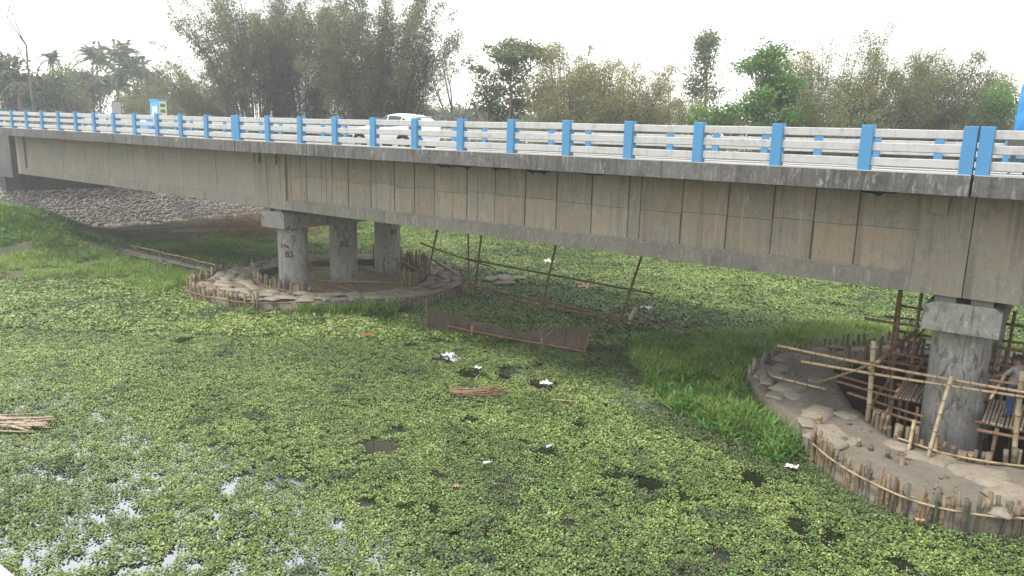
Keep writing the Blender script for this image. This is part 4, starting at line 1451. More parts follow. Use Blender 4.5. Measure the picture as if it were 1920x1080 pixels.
# printed figure on the white poster (illegible grey print)
for k in range(5):
    MB().box((-58.72 + 0.03 * k, 32.825, 8.4 + 0.2 * k), (-58.4 + 0.02 * k, 32.833, 8.52 + 0.2 * k)).build('print', 'sign_grey', pl)
MB().box((-60.6, 32.3, 7.62), (-58.8, 32.75, 8.75)).build('plinth', 'sign_blue', pl)
MB().box((-60.4, 32.288, 8.35), (-59.0, 32.298, 8.65)).build('plate', 'poster_white', pl)


# ------------------------------------------------------------------ white car
def build_car(loc):
    x0, y0, z0 = loc
    root = empty('car', loc, 'white hatchback driving left behind the near railing', 'car')
    Ln, Wd = 4.12, 1.72

    def part(mb, name, mat, parent=None, sm=False):
        o = mb.build(name, mat, None, sm)
        o.parent = parent or root
        if parent:
            pass
        return o
    # stations from nose (x=-2.06) to tail (x=+2.06): (x, bottom, belt, top, half sill, half belt, half top)
    st = [(-2.06, 0.36, 0.58, 0.64, 0.55, 0.60, 0.50), (-1.98, 0.24, 0.66, 0.74, 0.72, 0.74, 0.62), (-1.75, 0.2, 0.76, 0.84, 0.83, 0.83, 0.70), (-1.3, 0.19, 0.84, 0.93, 0.86, 0.855, 0.72),
          (-0.95, 0.19, 0.88, 0.985, 0.86, 0.86, 0.72), (-0.55, 0.19, 0.91, 1.24, 0.86, 0.86, 0.62), (-0.1, 0.19, 0.93, 1.44, 0.86, 0.86, 0.57), (0.35, 0.19, 0.95, 1.50, 0.86, 0.86, 0.57),
          (0.9, 0.19, 0.97, 1.49, 0.86, 0.86, 0.56), (1.35, 0.2, 1.0, 1.44, 0.86, 0.855, 0.55), (1.7, 0.24, 1.02, 1.36, 0.84, 0.83, 0.53), (1.92, 0.3, 0.98, 1.12, 0.78, 0.78, 0.56), (2.04, 0.36, 0.9, 0.98, 0.70, 0.72, 0.60), (2.08, 0.42, 0.78, 0.82, 0.62, 0.66, 0.58)]
    vs, fs = [], []
    ring = 0
    for (x, b, w, tp, hs, hb, ht) in st:
        half = [(0.0, b), (hs * 0.8, b), (hs, b + 0.12), (hb + 0.015, (b + w) / 2 + 0.08), (hb, w), ((hb * 0.45 + ht * 0.55), w + (tp - w) * 0.62), (ht, tp - 0.035 * (tp - w > 0.2)), (ht * 0.6, tp + 0.015), (0.0, tp + 0.025)]
        pts = [(x, -a, c) for a, c in half] + [(x, a, c) for a, c in half[-2:0:-1]]
        ring = len(pts)
        vs += pts
    for i in range(len(st) - 1):
        for k in range(ring):
            a, b = i * ring + k, i * ring + (k + 1) % ring
            fs.append((a, b, b + ring, a + ring))
    fs.append(tuple(range(ring)))
    fs.append(tuple(range((len(st) - 1) * ring, len(st) * ring))[::-1])
    body = part(MB().add(vs, fs), 'body', 'car_white', None, True)
    sub = body.modifiers.new('sub', 'SUBSURF'); sub.levels = 2; sub.render_levels = 2

    def side_y(x, z):
        xs = [s[0] for s in st]
        w = np.interp(x, xs, [s[2] for s in st]); tp = np.interp(x, xs, [s[3] for s in st]); hb = np.interp(x, xs, [s[5] for s in st]); ht = np.interp(x, xs, [s[6] for s in st])
        if z <= w:
            return hb + 0.012
        f = (z - w) / max(tp - w, 1e-3)
        return float(np.interp(f, [0, 0.62, 1.0], [hb, hb * 0.45 + ht * 0.55, ht])) + 0.012
    for s in (-1, 1):
        # side glass: front and rear door, quarter light
        for poly in ([(-0.7, 0.93), (0.18, 0.95), (0.18, 1.40), (-0.05, 1.38), (-0.34, 1.22)], [(0.24, 0.95), (0.97, 0.99), (1.02, 1.36), (0.6, 1.41), (0.24, 1.41)], [(1.03, 1.0), (1.42, 1.08), (1.25, 1.27), (1.08, 1.34)]):
            n = len(poly)
            v = [(x, s * side_y(x, z), z) for x, z in poly]
            cx = sum(q[0] for q in v) / n; cz = sum(q[2] for q in v) / n
            v.append((cx, s * side_y(cx, cz), cz))
            part(MB().add(v, [(i, (i + 1) % n, n) if s < 0 else ((i + 1) % n, i, n) for i in range(n)]), 'window', 'glass_dark')
        for xw in (-1.36, 1.28):
            yw = s * 0.79
            w = bpy.data.objects.new('wheel', None); COL.objects.link(w); w.parent = root; w.location = (xw, yw, 0.31)
            ty = MB().tube([(0, -0.1, 0), (0, -0.085, 0), (0, 0.085, 0), (0, 0.1, 0)], [0.27, 0.31, 0.31, 0.27], 24)
            o = link('tyre', ty.mesh('tyre', 'rubber', (0, 0, 0), False), w)
            rm = MB()
            rm.tube([(0, s * 0.085, 0), (0, s * 0.104, 0)], [0.2, 0.195], 20)
            for k in range(5):
                a = 2 * math.pi * k / 5
                rm.box((-0.03, min(s * 0.104, s * 0.118), 0.03), (0.03, max(s * 0.104, s * 0.118), 0.185))
                for q in range(8):
                    vx, vy, vz = rm.v[-8 + q]
                    rm.v[-8 + q] = (vx * math.cos(a) - vz * math.sin(a), vy, vx * math.sin(a) + vz * math.cos(a))
            link('rim', rm.mesh('rim', 'alloy'), w)
            # dark wheel arch
            arch = MB()
            n = 16
            v = []
            for q in range(n + 1):
                a = math.pi * q / n
                for rad in (0.30, 0.385):
                    v.append((xw + rad * math.cos(a), s * 0.882, 0.31 + rad * math.sin(a)))
            f = [(2 * q, 2 * q + 1, 2 * q + 3, 2 * q + 2) for q in range(n)]
            arch.add(v, f if s > 0 else [z[::-1] for z in f])
            o = part(arch, 'wheel_arch', 'black_plastic')
            m = o.modifiers.new('t', 'SOLIDIFY'); m.thickness = 0.03; m.offset = 0
        part(MB().add([(-0.62, s * 0.88, 0.99), (-0.42, s * 0.9, 0.99), (-0.42, s * 1.03, 1.0), (-0.58, s * 1.03, 1.0), (-0.62, s * 0.88, 1.11), (-0.42, s * 0.9, 1.12), (-0.42, s * 1.03, 1.12), (-0.58, s * 1.03, 1.11)], BOXF if s > 0 else [f[::-1] for f in BOXF]), 'mirror', 'car_white')
        part(MB().add([(1.62, s * 0.875, 0.8), (1.98, s * 0.80, 0.78), (2.07, s * 0.62, 0.8), (2.07, s * 0.62, 0.93), (1.97, s * 0.79, 0.96), (1.6, s * 0.873, 0.98)], [(0, 1, 4, 5), (1, 2, 3, 4)] if s > 0 else [(5, 4, 1, 0), (4, 3, 2, 1)]), 'taillight', 'tail_red').modifiers.new('t', 'SOLIDIFY').thickness = -0.02
        part(MB().add([(-1.78, s * 0.86, 0.66), (-2.02, s * 0.68, 0.64), (-2.02, s * 0.66, 0.76), (-1.7, s * 0.86, 0.8)], [(0, 1, 2, 3) if s < 0 else (3, 2, 1, 0)]), 'headlight', 'lamp_clear').modifiers.new('t', 'SOLIDIFY').thickness = 0.02
        part(MB().box((1.85, s * 0.6 - 0.06, 0.42), (2.1, s * 0.6 + 0.06, 0.5)), 'reflector', 'tail_red')
        for xh in (0.05, 0.98):
            part(MB().box((xh - 0.1, s * 0.885 - 0.012, 0.86), (xh + 0.1, s * 0.885 + 0.012, 0.89)), 'handle', 'car_white')
    part(MB().add([(1.5, -0.5, 1.41), (1.5, 0.5, 1.41), (1.93, 0.6, 1.09), (1.93, -0.6, 1.09)], [(0, 3, 2, 1)]), 'rear_window', 'glass_dark').modifiers.new('t', 'SOLIDIFY').thickness = 0.02
    part(MB().add([(-0.95, -0.66, 1.0), (-0.95, 0.66, 1.0), (-0.2, 0.54, 1.42), (-0.2, -0.54, 1.42)], [(0, 3, 2, 1)]), 'windscreen', 'glass_dark').modifiers.new('t', 'SOLIDIFY').thickness = 0.02
    bevel(part(MB().box((1.4, -0.46, 1.375), (1.7, 0.46, 1.40)), 'spoiler', 'car_white'), 0.01)
    part(MB().box((1.2, -0.015, 1.42), (1.3, 0.015, 1.5)), 'aerial', 'black_plastic')
    part(MB().box((1.9, -0.6, 0.24), (2.09, 0.6, 0.38)), 'bumper_trim', 'black_plastic')
    part(MB().box((2.05, -0.25, 0.66), (2.098, 0.25, 0.77)), 'number_plate', 'plate')
    part(MB().box((-2.08, -0.5, 0.3), (-1.98, 0.5, 0.5)), 'grille', 'black_plastic')
    return root


build_car((-22.05, D + 2.95, 7.665))


# ------------------------------------------------------------------ blue tarp cart at the right edge
def build_cart():
    x0, y0, z0 = 0.62, D + 3.0, 7.62
    root = empty('cargo_rickshaw', (x0 + 1.3, y0, z0), 'blue tarp covered three wheeled cart cut by the right frame edge', 'cart')
    n, m = 9, 15
    vs, fs = [], []
    r = np.random.default_rng(4)
    prof = [(-0.62, 1.05), (-0.66, 1.3), (-0.68, 1.6), (-0.67, 1.9), (-0.64, 2.2), (-0.56, 2.42), (-0.35, 2.52), (0.0, 2.55), (0.35, 2.52), (0.56, 2.42), (0.64, 2.2), (0.67, 1.9), (0.68, 1.6), (0.66, 1.3), (0.62, 1.05)]
    for i in range(n):
        f = i / (n - 1)
        sc = 1 - 0.05 * (abs(f - 0.5) * 2) ** 3
        for (a, b) in prof:
            vs.append((x0 - 0.1 + 1.75 * f + r.normal(0, 0.012), y0 + a * sc + r.normal(0, 0.012), z0 + 1.05 + (b - 1.05) * sc + r.normal(0, 0.012)))
    for i in range(n - 1):
        for j in range(m - 1):
            a = i * m + j
            fs.append((a, a + 1, a + m + 1, a + m))
    fs += [tuple(range(m))[::-1], tuple(range((n - 1) * m, n * m))]
    MB().add(vs, fs).build('tarp', 'blue_tarp', root)
    MB().box((x0 - 0.2, y0 - 0.62, z0 + 0.86), (x0 + 1.8, y0 + 0.62, z0 + 1.02)).build('cargo_bed', 'metal_dark', root)
    MB().box((x0 - 0.14, y0 - 0.5, z0 + 0.5), (x0 + 2.7, y0 + 0.5, z0 + 0.58)).build('chassis', 'metal_dark', root)
    for xx in (x0 - 0.1, x0 + 1.6):
        for s in (-0.5, 0.45):
            MB().box((xx, y0 + s, z0 + 0.58), (xx + 0.06, y0 + s + 0.06, z0 + 0.86)).build('strut', 'metal_dark', root)
    for (xx, yy) in ((x0 + 0.5, -0.6), (x0 + 0.5, 0.6), (x0 + 2.6, 0.0)):
        w = bpy.data.objects.new('wheel', None); COL.objects.link(w); w.parent = root
        w.location = Vector((xx, y0 + yy, z0 + 0.3)) - Vector(root.location)
        link('tyre', MB().tube([(0, -0.05, 0), (0, -0.03, 0), (0, 0.03, 0), (0, 0.05, 0)], [0.25, 0.3, 0.3, 0.25], 20).mesh('tyre', 'rubber'), w)
        link('rim', MB().tube([(0, -0.055, 0), (0, 0.055, 0)], 0.17, 14).mesh('rim', 'alloy'), w)
    MB().tube([(x0 + 2.6, y0, z0 + 0.4), (x0 + 2.4, y0, z0 + 1.1)], 0.03, 8).build('fork', 'metal_dark', root)
    MB().tube([(x0 + 2.35, y0 - 0.35, z0 + 1.12), (x0 + 2.4, y0, z0 + 1.1), (x0 + 2.35, y0 + 0.35, z0 + 1.12)], 0.02, 8).build('handlebar', 'metal_dark', root)
    MB().box((x0 + 1.85, y0 - 0.25, z0 + 0.75), (x0 + 2.15, y0 + 0.25, z0 + 0.85)).build('seat', 'black_plastic', root)
    return root


build_cart()


# ------------------------------------------------------------------ man on the platform
def build_man(loc, rz):
    # local frame: facing -X, left hand towards -Y
    J = {'pel': (0, 0, 0.93), 'sp': (0.03, 0, 1.14), 'ch': (0.03, 0, 1.34), 'nk': (0.02, 0, 1.47), 'hd0': (0.0, 0, 1.545), 'hd1': (-0.012, 0, 1.63), 'hd2': (0.0, 0, 1.71)}
    R = {'pel': 0.145, 'sp': 0.13, 'ch': 0.15, 'nk': 0.06, 'hd0': 0.072, 'hd1': 0.088, 'hd2': 0.06}
    E = [('pel', 'sp'), ('sp', 'ch'), ('ch', 'nk'), ('nk', 'hd0'), ('hd0', 'hd1'), ('hd1', 'hd2')]
    for s, n in ((-1, 'l'), (1, 'r')):
        J[n + 'hip'] = (0, s * 0.1, 0.86); R[n + 'hip'] = 0.1
        J[n + 'kn'] = (-0.03 - 0.03 * s, s * 0.11, 0.48); R[n + 'kn'] = 0.066
        J[n + 'an'] = (0.02 - 0.05 * s, s * 0.11, 0.09); R[n + 'an'] = 0.046
        J[n + 'toe'] = (-0.16 - 0.05 * s, s * 0.13, 0.035); R[n + 'toe'] = 0.035
        E += [('pel', n + 'hip'), (n + 'hip', n + 'kn'), (n + 'kn', n + 'an'), (n + 'an', n + 'toe')]
        J[n + 'sh'] = (0.03, s * 0.19, 1.39); R[n + 'sh'] = 0.07
        if s < 0:
            J[n + 'el'] = (-0.12, s * 0.28, 1.16); J[n + 'wr'] = (-0.34, s * 0.3, 1.06); hd = np.array([-1.0, 0.05, -0.25])
        else:
            J[n + 'el'] = (-0.05, s * 0.3, 1.12); J[n + 'wr'] = (-0.26, s * 0.24, 1.0); hd = np.array([-0.95, -0.1, -0.2])
        R[n + 'el'] = 0.047; R[n + 'wr'] = 0.032
        hd = hd / np.linalg.norm(hd)
        w = np.array(J[n + 'wr'])
        J[n + 'pm'] = tuple(w + hd * 0.075); R[n + 'pm'] = 0.034
        E += [('ch', n + 'sh'), (n + 'sh', n + 'el'), (n + 'el', n + 'wr'), (n + 'wr', n + 'pm')]
        side = np.array([0, 1.0, 0.0])
        for k, (o, ln) in enumerate(((-0.033, 0.065), (-0.011, 0.08), (0.011, 0.075), (0.033, 0.055))):
            a = w + hd * 0.095 + side * o
            J[f'{n}f{k}a'] = tuple(a + hd * ln * 0.5); R[f'{n}f{k}a'] = 0.0095
            J[f'{n}f{k}b'] = tuple(a + hd * ln * 0.8 + np.array([0, 0, -0.03])); R[f'{n}f{k}b'] = 0.008
            E += [(n + 'pm', f'{n}f{k}a'), (f'{n}f{k}a', f'{n}f{k}b')]
        tb = w + hd * 0.03 + side * (0.04 * -s)
        J[n + 'ta'] = tuple(tb + hd * 0.03 + np.array([0, -s * 0.02, -0.01])); R[n + 'ta'] = 0.011
        E += [(n + 'pm', n + 'ta')]
    names = list(J)
    me = bpy.data.meshes.new('body')
    me.from_pydata([J[k] for k in names], [(names.index(a), names.index(b)) for a, b in E], [])
    o = bpy.data.objects.new('person', me)
    COL.objects.link(o)
    sk = o.modifiers.new('skin', 'SKIN')
    sk.use_smooth_shade = True
    for i, k in enumerate(names):
        sv = me.skin_vertices[0].data[i]
        f = R[k]
        sv.radius = (f, f)
        if k in ('pel', 'sp', 'ch'):
            sv.radius = (f * 0.85, f * 1.25)
        sv.use_root = (k == 'pel')
    o.modifiers.new('sub', 'SUBSURF').levels = 2
    o.modifiers['sub'].render_levels = 2
    bpy.context.view_layer.update()
    ev = o.evaluated_get(bpy.context.evaluated_depsgraph_get())
    m2 = bpy.data.meshes.new_from_object(ev)
    o.modifiers.clear()
    o.data = m2
    m2.materials.clear()
    for m in ('skin', 'shirt', 'jeans', 'shoe'):
        m2.materials.append(MATS[m])
    wr = [np.array(J[k + 'wr']) for k in 'lr']
    el = [np.array(J[k + 'el']) for k in 'lr']
    for pgn in m2.polygons:
        c = np.array(pgn.center)
        arm = False
        mi = 0
        if c[2] < 0.09:
            mi = 3
        elif c[2] < 0.95 and abs(c[1]) < 0.24:
            mi = 2
        elif c[2] < 1.47:
            mi = 1
            for e, w in zip(el, wr):
                d = w - e
                t_ = (c - e) @ d / (d @ d)
                if t_ > 0.15 and np.linalg.norm(c - (e + d * min(t_, 1.0))) < 0.17 and abs(c[1]) > 0.19:
                    mi = 0
        pgn.material_index = mi
        pgn.use_smooth = True
    o.location = loc
    o.rotation_euler = (0, 0, rz)
    tag(o, 'man in grey shirt and blue jeans standing on the bamboo platform', 'person')
    # hair cap
    r = np.random.default_rng(3)
    vs, fs = [], []
    nu, nv = 12, 7
    for i in range(nv):
        for k in range(nu):
            ph = math.pi * 0.62 * i / (nv - 1); th = 2 * math.pi * k / nu
            rad = 0.104 + r.normal(0, 0.002)
            face = max(0, -math.cos(th))
            lim = ph * (1 - 0.42 * face)
            vs.append((0.004 + rad * math.sin(lim) * math.cos(th), rad * 0.92 * math.sin(lim) * math.sin(th), 1.655 + 0.112 * math.cos(lim)))
    for i in range(nv - 1):
        for k in range(nu):
            fs.append((i * nu + k, (i + 1) * nu + k, (i + 1) * nu + (k + 1) % nu, i * nu + (k + 1) % nu))
    h = link('hair', MB().add(vs, fs).mesh('hair', 'hair', (0, 0, 0), True), o)
    # face: nose and ears
    f = MB()
    f.add([(-0.088, -0.014, 1.60), (-0.088, 0.014, 1.60), (-0.115, 0.0, 1.603), (-0.092, 0.0, 1.645)], [(0, 2, 3), (2, 1, 3), (0, 1, 2)])
    for s in (-1, 1):
        f.tube([(0.0, s * 0.082, 1.60), (0.005, s * 0.094, 1.625), (0.0, s * 0.084, 1.65)], [0.012, 0.017, 0.012], 7)
    link('face_detail', f.mesh('face_detail', 'skin', (0, 0, 0), True), o)
    e = MB()
    for s in (-1, 1):
        e.tube([(-0.083, s * 0.032, 1.642), (-0.093, s * 0.032, 1.642)], [0.011, 0.006], 7)
    e.tube([(-0.088, -0.022, 1.574), (-0.092, 0, 1.573), (-0.088, 0.022, 1.574)], 0.005, 6)
    link('eyes_and_mouth', e.mesh('eyes_and_mouth', 'hair', (0, 0, 0), True), o)
    return o


build_man((1.42, 23.25, 1.40), math.radians(-35))


# ------------------------------------------------------------------ trees
def leaf_mesh(name, C, ax, L_, W_, rnd, mat, rng, bend=0.25):
    """rhombic leaves: C base points, ax unit axes"""
    n = len(C)
    ax = ax / (np.linalg.norm(ax, axis=1)[:, None] + 1e-9)
    r = rng.normal(size=(n, 3))
    s = np.cross(ax, r); s /= np.linalg.norm(s, axis=1)[:, None] + 1e-9
    nn = np.cross(s, ax)
    L_ = np.broadcast_to(np.asarray(L_, float), (n,))[:, None]; W_ = np.broadcast_to(np.asarray(W_, float), (n,))[:, None]
    mid = C + ax * L_ * 0.45
    V = np.stack([C, mid + s * W_ * 0.5 - nn * W_ * bend * 0.3, C + ax * L_ - nn * L_ * bend * 0.4, mid - s * W_ * 0.5 - nn * W_ * bend * 0.3], 1).reshape(-1, 3)
    me = bpy.data.meshes.new(name)
    me.vertices.add(4 * n); me.loops.add(4 * n); me.polygons.add(n)
    me.vertices.foreach_set('co', V.astype(np.float32).ravel())
    me.loops.foreach_set('vertex_index', np.arange(4 * n, dtype=np.int32))
    me.polygons.foreach_set('loop_start', np.arange(0, 4 * n, 4, dtype=np.int32))
    me.polygons.foreach_set('loop_total', np.full(n, 4, dtype=np.int32))
    at = me.attributes.new('rnd', 'FLOAT', 'POINT')
    at.data.foreach_set('value', np.repeat(np.clip(rnd, 0, 1), 4).astype(np.float32))
    me.materials.append(MATS[mat])
    me.update(calc_edges=True)
    return me


def at_px(u, v, Z):
    """ground-plan position of a thing at depth Z seen in direction (u, v)"""
    d = _fw + (u - 960) / 1408.08 * _r2 - (v - 540) / 1408.08 * _u2
    return CAM + d * Z


def bamboo_clump(u, Z, half_w, height, ncul, nleaf, lab, mat='leaf_bamboo', seed=0, lean=(0.0, 0.0), spread=1.0, low=0.25, leaf=0.36, base_z=1.6, name='bamboo_clump'):
    rng = np.random.default_rng(seed)
    b = at_px(u, 250, Z)
    base = np.array([b[0], b[1], base_z])
    root = empty(name, base, lab, 'bamboo', 'bamboo clumps behind the bridge')
    cul = MB()
    CT = []
    for k in range(ncul):
        a = rng.uniform(0, 2 * math.pi); r0 = half_w * 0.35 * math.sqrt(rng.random())
        p = np.array([math.cos(a) * r0, math.sin(a) * r0, -1.2])
        out = half_w * rng.uniform(0.25, 1.0) * spread
        dirv = np.array([math.cos(a), math.sin(a), 0]) * out + np.array([lean[0], lean[1], 0]) * half_w
        h = height * rng.uniform(0.68, 1.02) * (1 - 0.18 * (out / (half_w * spread)) ** 2)
        ts = np.linspace(0, 1, 12)
        pts = [p + dirv * (0.25 * t_ + 0.75 * t_ ** 2.2) + np.array([0, 0, 1.0]) * h * (t_ - 0.13 * t_ ** 4) for t_ in ts]
        CT.append(np.array(pts))
        cul.tube(pts, [0.065 * (1 - 0.85 * t_) + 0.006 for t_ in ts], 5, False)
    o = cul.build('culms', 'culm', None, True)
    o.parent = root
    CT = np.array(CT)
    # leaf sprays: clusters along side branches
    nspray = nleaf // 20
    ci = rng.integers(0, ncul, nspray)
    tt = low + (1 - low) * rng.random(nspray) ** 0.8
    idx = tt * 11
    i0 = np.minimum(idx.astype(int), 10); f = (idx - i0)[:, None]
    P = CT[ci, i0] * (1 - f) + CT[ci, i0 + 1] * f
    br = rng.normal(size=(nspray, 3)) * np.array([1, 1, 0.55])
    br /= np.linalg.norm(br, axis=1)[:, None]
    blen = (0.85 * np.sin(np.clip(tt, 0, 1) * math.pi) ** 0.6 + 0.2) * rng.uniform(0.15, 1.25, nspray)
    S = P + br * blen[:, None]
    S[:, 2] -= 0.2 * blen
    C = np.repeat(S, 20, 0) + rng.normal(size=(nspray * 20, 3)) * np.array([0.27, 0.27, 0.24])
    ax = rng.normal(size=(len(C), 3)) * 0.75 + np.array([0, 0, -0.65]) + np.repeat(br, 20, 0) * 0.5
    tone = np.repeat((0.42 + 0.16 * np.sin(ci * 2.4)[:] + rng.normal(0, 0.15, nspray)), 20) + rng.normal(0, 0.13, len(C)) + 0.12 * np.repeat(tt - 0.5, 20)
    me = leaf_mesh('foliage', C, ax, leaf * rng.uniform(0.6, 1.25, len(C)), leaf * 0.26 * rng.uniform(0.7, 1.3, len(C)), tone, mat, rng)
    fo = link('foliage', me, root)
    return root


BC = bamboo_clump
BC(485, 78, 7.2, 20.5, 85, 54000, 'tall bamboo clump with visible stems, left of the white car', 'leaf_bamboo_dark', 1, (-0.12, 0), 1.0, 0.3, 0.29, 7.2)
BC(575, 80, 7.0, 24.0, 60, 76000, 'bamboo clump in the middle of the tall left grove', 'leaf_bamboo_dark', 2, (0, 0), 0.9, 0.15, 0.29, 4.5)
BC(705, 72, 7.4, 25.0, 80, 135000, 'dense dark bamboo clump right above the white car', 'leaf_bamboo_dark', 3, (0.1, 0), 0.95, 0.12, 0.28)
BC(400, 90, 6.5, 11.5, 45, 38500, 'low yellowish bamboo left of the tall grove', 'leaf_bamboo', 4, (-0.2, 0), 1.1, 0.05, 0.28, 7.6)
BC(330, 95, 6.5, 7.0, 45, 38500, 'lowest arching bamboo beside the blue pillar', 'leaf_bamboo', 5, (-0.2, 0), 1.1, 0.05, 0.28, 7.6)
BC(1070, 62, 4.4, 18.4, 48, 71400, 'pale bamboo clump right of the umbrella shaped tree', 'leaf_bamboo_pale', 6, (0, 0), 1.0, 0.1, 0.24)
BC(1165, 64, 4.1, 17.2, 44, 63000, 'pale brown bamboo clump in the centre right', 'leaf_bamboo_pale', 7, (0.1, 0), 1.0, 0.1, 0.24)
BC(1255, 66, 3.5, 16.0, 36, 42000, 'thin pale bamboo left of the bright green tree', 'leaf_bamboo_pale', 8, (0, 0), 1.0, 0.1, 0.24)
BC(1480, 58, 4.1, 16.0, 40, 54600, 'bamboo behind the bright green tree, leaning stems', 'leaf_bamboo', 9, (0.35, 0), 1.0, 0.08, 0.24)
BC(1550, 62, 4.3, 20.5, 46, 58800, 'tallest bamboo clump of the right grove', 'leaf_bamboo_pale', 10, (0.2, 0), 1.0, 0.1, 0.24)
BC(1650, 62, 4.8, 19.5, 48, 71400, 'bamboo clump at the middle of the right grove', 'leaf_bamboo', 11, (0.1, 0), 1.0, 0.1, 0.24)
BC(1755, 64, 4.8, 18.6, 48, 75600, 'greenish bamboo clump in the right grove', 'leaf_bamboo', 12, (0.05, 0), 1.0, 0.1, 0.24)
BC(1850, 66, 4.6, 16.4, 44, 67200, 'rightmost bamboo clump beside the dark green tree', 'leaf_bamboo', 13, (0.0, 0), 1.0, 0.1, 0.24)


def grow(mb, p, d, ln, r, lev, rng, ends, ang=0.6, up=0.15, kids=(2, 4), shrink=0.68, minr=0.012):
    """recursive tapered branches; collects branch tips"""
    n = 5
    pts, dd = [p], d / np.linalg.norm(d)
    for k in range(n):
        dd = dd + rng.normal(size=3) * 0.09 + np.array([0, 0, up * 0.3]); dd /= np.linalg.norm(dd)
        pts.append(pts[-1] + dd * ln / n)
    mb.tube(pts, [max(minr, r * (1 - 0.4 * k / n)) for k in range(n + 1)], 6 if lev > 1 else 5, False)
    if lev == 0:
        ends.append((pts[-1], dd)); ends.append((pts[3], dd))
        return
    for k in range(rng.integers(kids[0], kids[1] + 1)):
        a = rng.normal(size=3); a -= dd * (a @ dd); a /= np.linalg.norm(a)
        nd = dd * math.cos(ang) + a * math.sin(ang * rng.uniform(0.7, 1.3)) + np.array([0, 0, up])
        j = rng.integers(2, n + 1) if k else n
        grow(mb, pts[j], nd, ln * shrink * rng.uniform(0.8, 1.15), r * 0.6, lev - 1, rng, ends, ang, up, kids, shrink, minr)


def tree(u, Z, height, trunk_h, lab, mat='leaf_tree', seed=0, lev=3, per=40, cl=0.75, leaf=0.26, ang=0.65, up=0.12, r=0.2, lean=(0, 0), first=None, flat=0.6, name='leafy_tree', base_z=1.8, grp='trees behind the bridge', kids=(2, 4), shrink=0.68, aspect=0.5, bark='bark', cat='tree'):
    rng = np.random.default_rng(seed)
    b = at_px(u, 250, Z)
    base = np.array([b[0], b[1], base_z])
    root = empty(name, base, lab, cat, grp)
    mb = MB()
    d = np.array([lean[0], lean[1], 1.0])
    top = np.array([0, 0, -1.0]) + d * (trunk_h + 1.0)
    ts = np.linspace(0, 1, 8)
    pts = [np.array([0, 0, -1.0]) * (1 - t_) + top * t_ + rng.normal(size=3) * 0.05 * trunk_h * 0.15 * math.sin(math.pi * t_) for t_ in ts]
    mb.tube(pts, [r * (1 - 0.35 * t_) for t_ in ts], 8, False)
    ends = []
    ln = first or (height - trunk_h) * 0.45
    for k in range(4):
        a = rng.uniform(0, 2 * math.pi)
        nd = np.array([math.cos(a) * math.sin(ang), math.sin(a) * math.sin(ang), math.cos(ang)]) + d * 0.2
        grow(mb, pts[-1 - (k % 3)], nd, ln, r * 0.5, lev - 1, rng, ends, ang, up, kids, shrink)
    o = mb.build('trunk', bark, None, True)
    o.parent = root
    if per:
        E = np.array([e[0] for e in ends]); 
        nE = len(E)
        C = np.repeat(E, per, 0) + rng.normal(size=(nE * per, 3)) * np.array([cl, cl, cl * flat]) * 0.6
        ax = rng.normal(size=(len(C), 3)) + np.array([0, 0, -0.25])
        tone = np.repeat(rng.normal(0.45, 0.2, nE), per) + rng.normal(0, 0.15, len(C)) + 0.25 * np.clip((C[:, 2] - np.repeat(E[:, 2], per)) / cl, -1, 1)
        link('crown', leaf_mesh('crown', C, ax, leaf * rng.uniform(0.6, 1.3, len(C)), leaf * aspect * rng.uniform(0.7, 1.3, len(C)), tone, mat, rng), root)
    return root


tree(15, 95, 15.8, 6.5, 'large hazy tree at the left frame edge', 'leaf_far', 31, 3, 90, 1.3, 0.5, 0.6, 0.15, 0.3)
tree(66, 88, 21.0, 15.0, 'tall bare tree with few side branches at far left', seed=32, lev=2, per=0, r=0.17, first=3.4, ang=0.9, up=0.22, name='bare_tree', kids=(1, 2))
tree(135, 100, 14.2, 6.0, 'yellow green leafy tree between the far left palms', 'leaf_tree', 33, 3, 70, 1.2, 0.45, 0.6, 0.12, 0.22)
tree(160, 115, 15.2, 7.0, 'taller hazy tree left of the coconut palms', 'leaf_far', 34, 3, 60, 1.2, 0.5, 0.6, 0.12, 0.25)
tree(300, 125, 14.2, 6.0, 'hazy round tree right of the coconut palms', 'leaf_far', 35, 3, 80, 1.4, 0.55, 0.6, 0.12, 0.25)
tree(185, 84, 12.0, 6.0, 'reddish leafless shrub before the coconut palms', seed=36, lev=3, per=0, r=0.12, first=3.0, ang=0.7, bark='twig', name='bare_tree', kids=(3, 4))
tree(843, 60, 14.6, 8.5, 'slim dead tree standing right of the white car', seed=37, lev=2, per=0, r=0.16, first=3.2, ang=0.5, up=0.35, lean=(0.02, 0), name='bare_tree', kids=(1, 2), bark='bark')
tree(957, 66, 16.6, 10.5, 'umbrella shaped tree with layered flat crown', 'leaf_tree', 38, 3, 60, 0.95, 0.3, 0.95, 0.03, 0.2, first=2.5, flat=0.3, kids=(3, 4))
tree(908, 68, 12.4, 9.0, 'slender tree with forked trunk left of the umbrella shaped tree', 'leaf_tree', 39, 3, 34, 0.7, 0.3, 0.75, 0.08, 0.14, lean=(0.06, 0), first=1.9, flat=0.45)
tree(1318, 74, 17.2, 12.0, 'tall thin tree with tufted crown above the bamboo', 'leaf_tree', 40, 3, 40, 0.85, 0.32, 0.45, 0.25, 0.16, first=2.2, flat=0.9)
tree(1360, 52, 11.7, 6.8, 'bright green leafy tree in front of the bamboo, left half', 'leaf_bright', 41, 3, 75, 0.75, 0.27, 0.8, 0.05, 0.16, first=2.0, flat=0.45)
tree(1425, 53, 14.0, 8.6, 'bright green leafy tree in front of the bamboo, right half', 'leaf_bright', 42, 3, 75, 0.75, 0.27, 0.7, 0.1, 0.16, first=2.2, flat=0.5)
tree(1905, 58, 12.6, 7.0, 'dark green tree at the right frame edge', 'leaf_bright', 43, 3, 90, 0.9, 0.28, 0.8, 0.05, 0.2, first=2.2, flat=0.6)
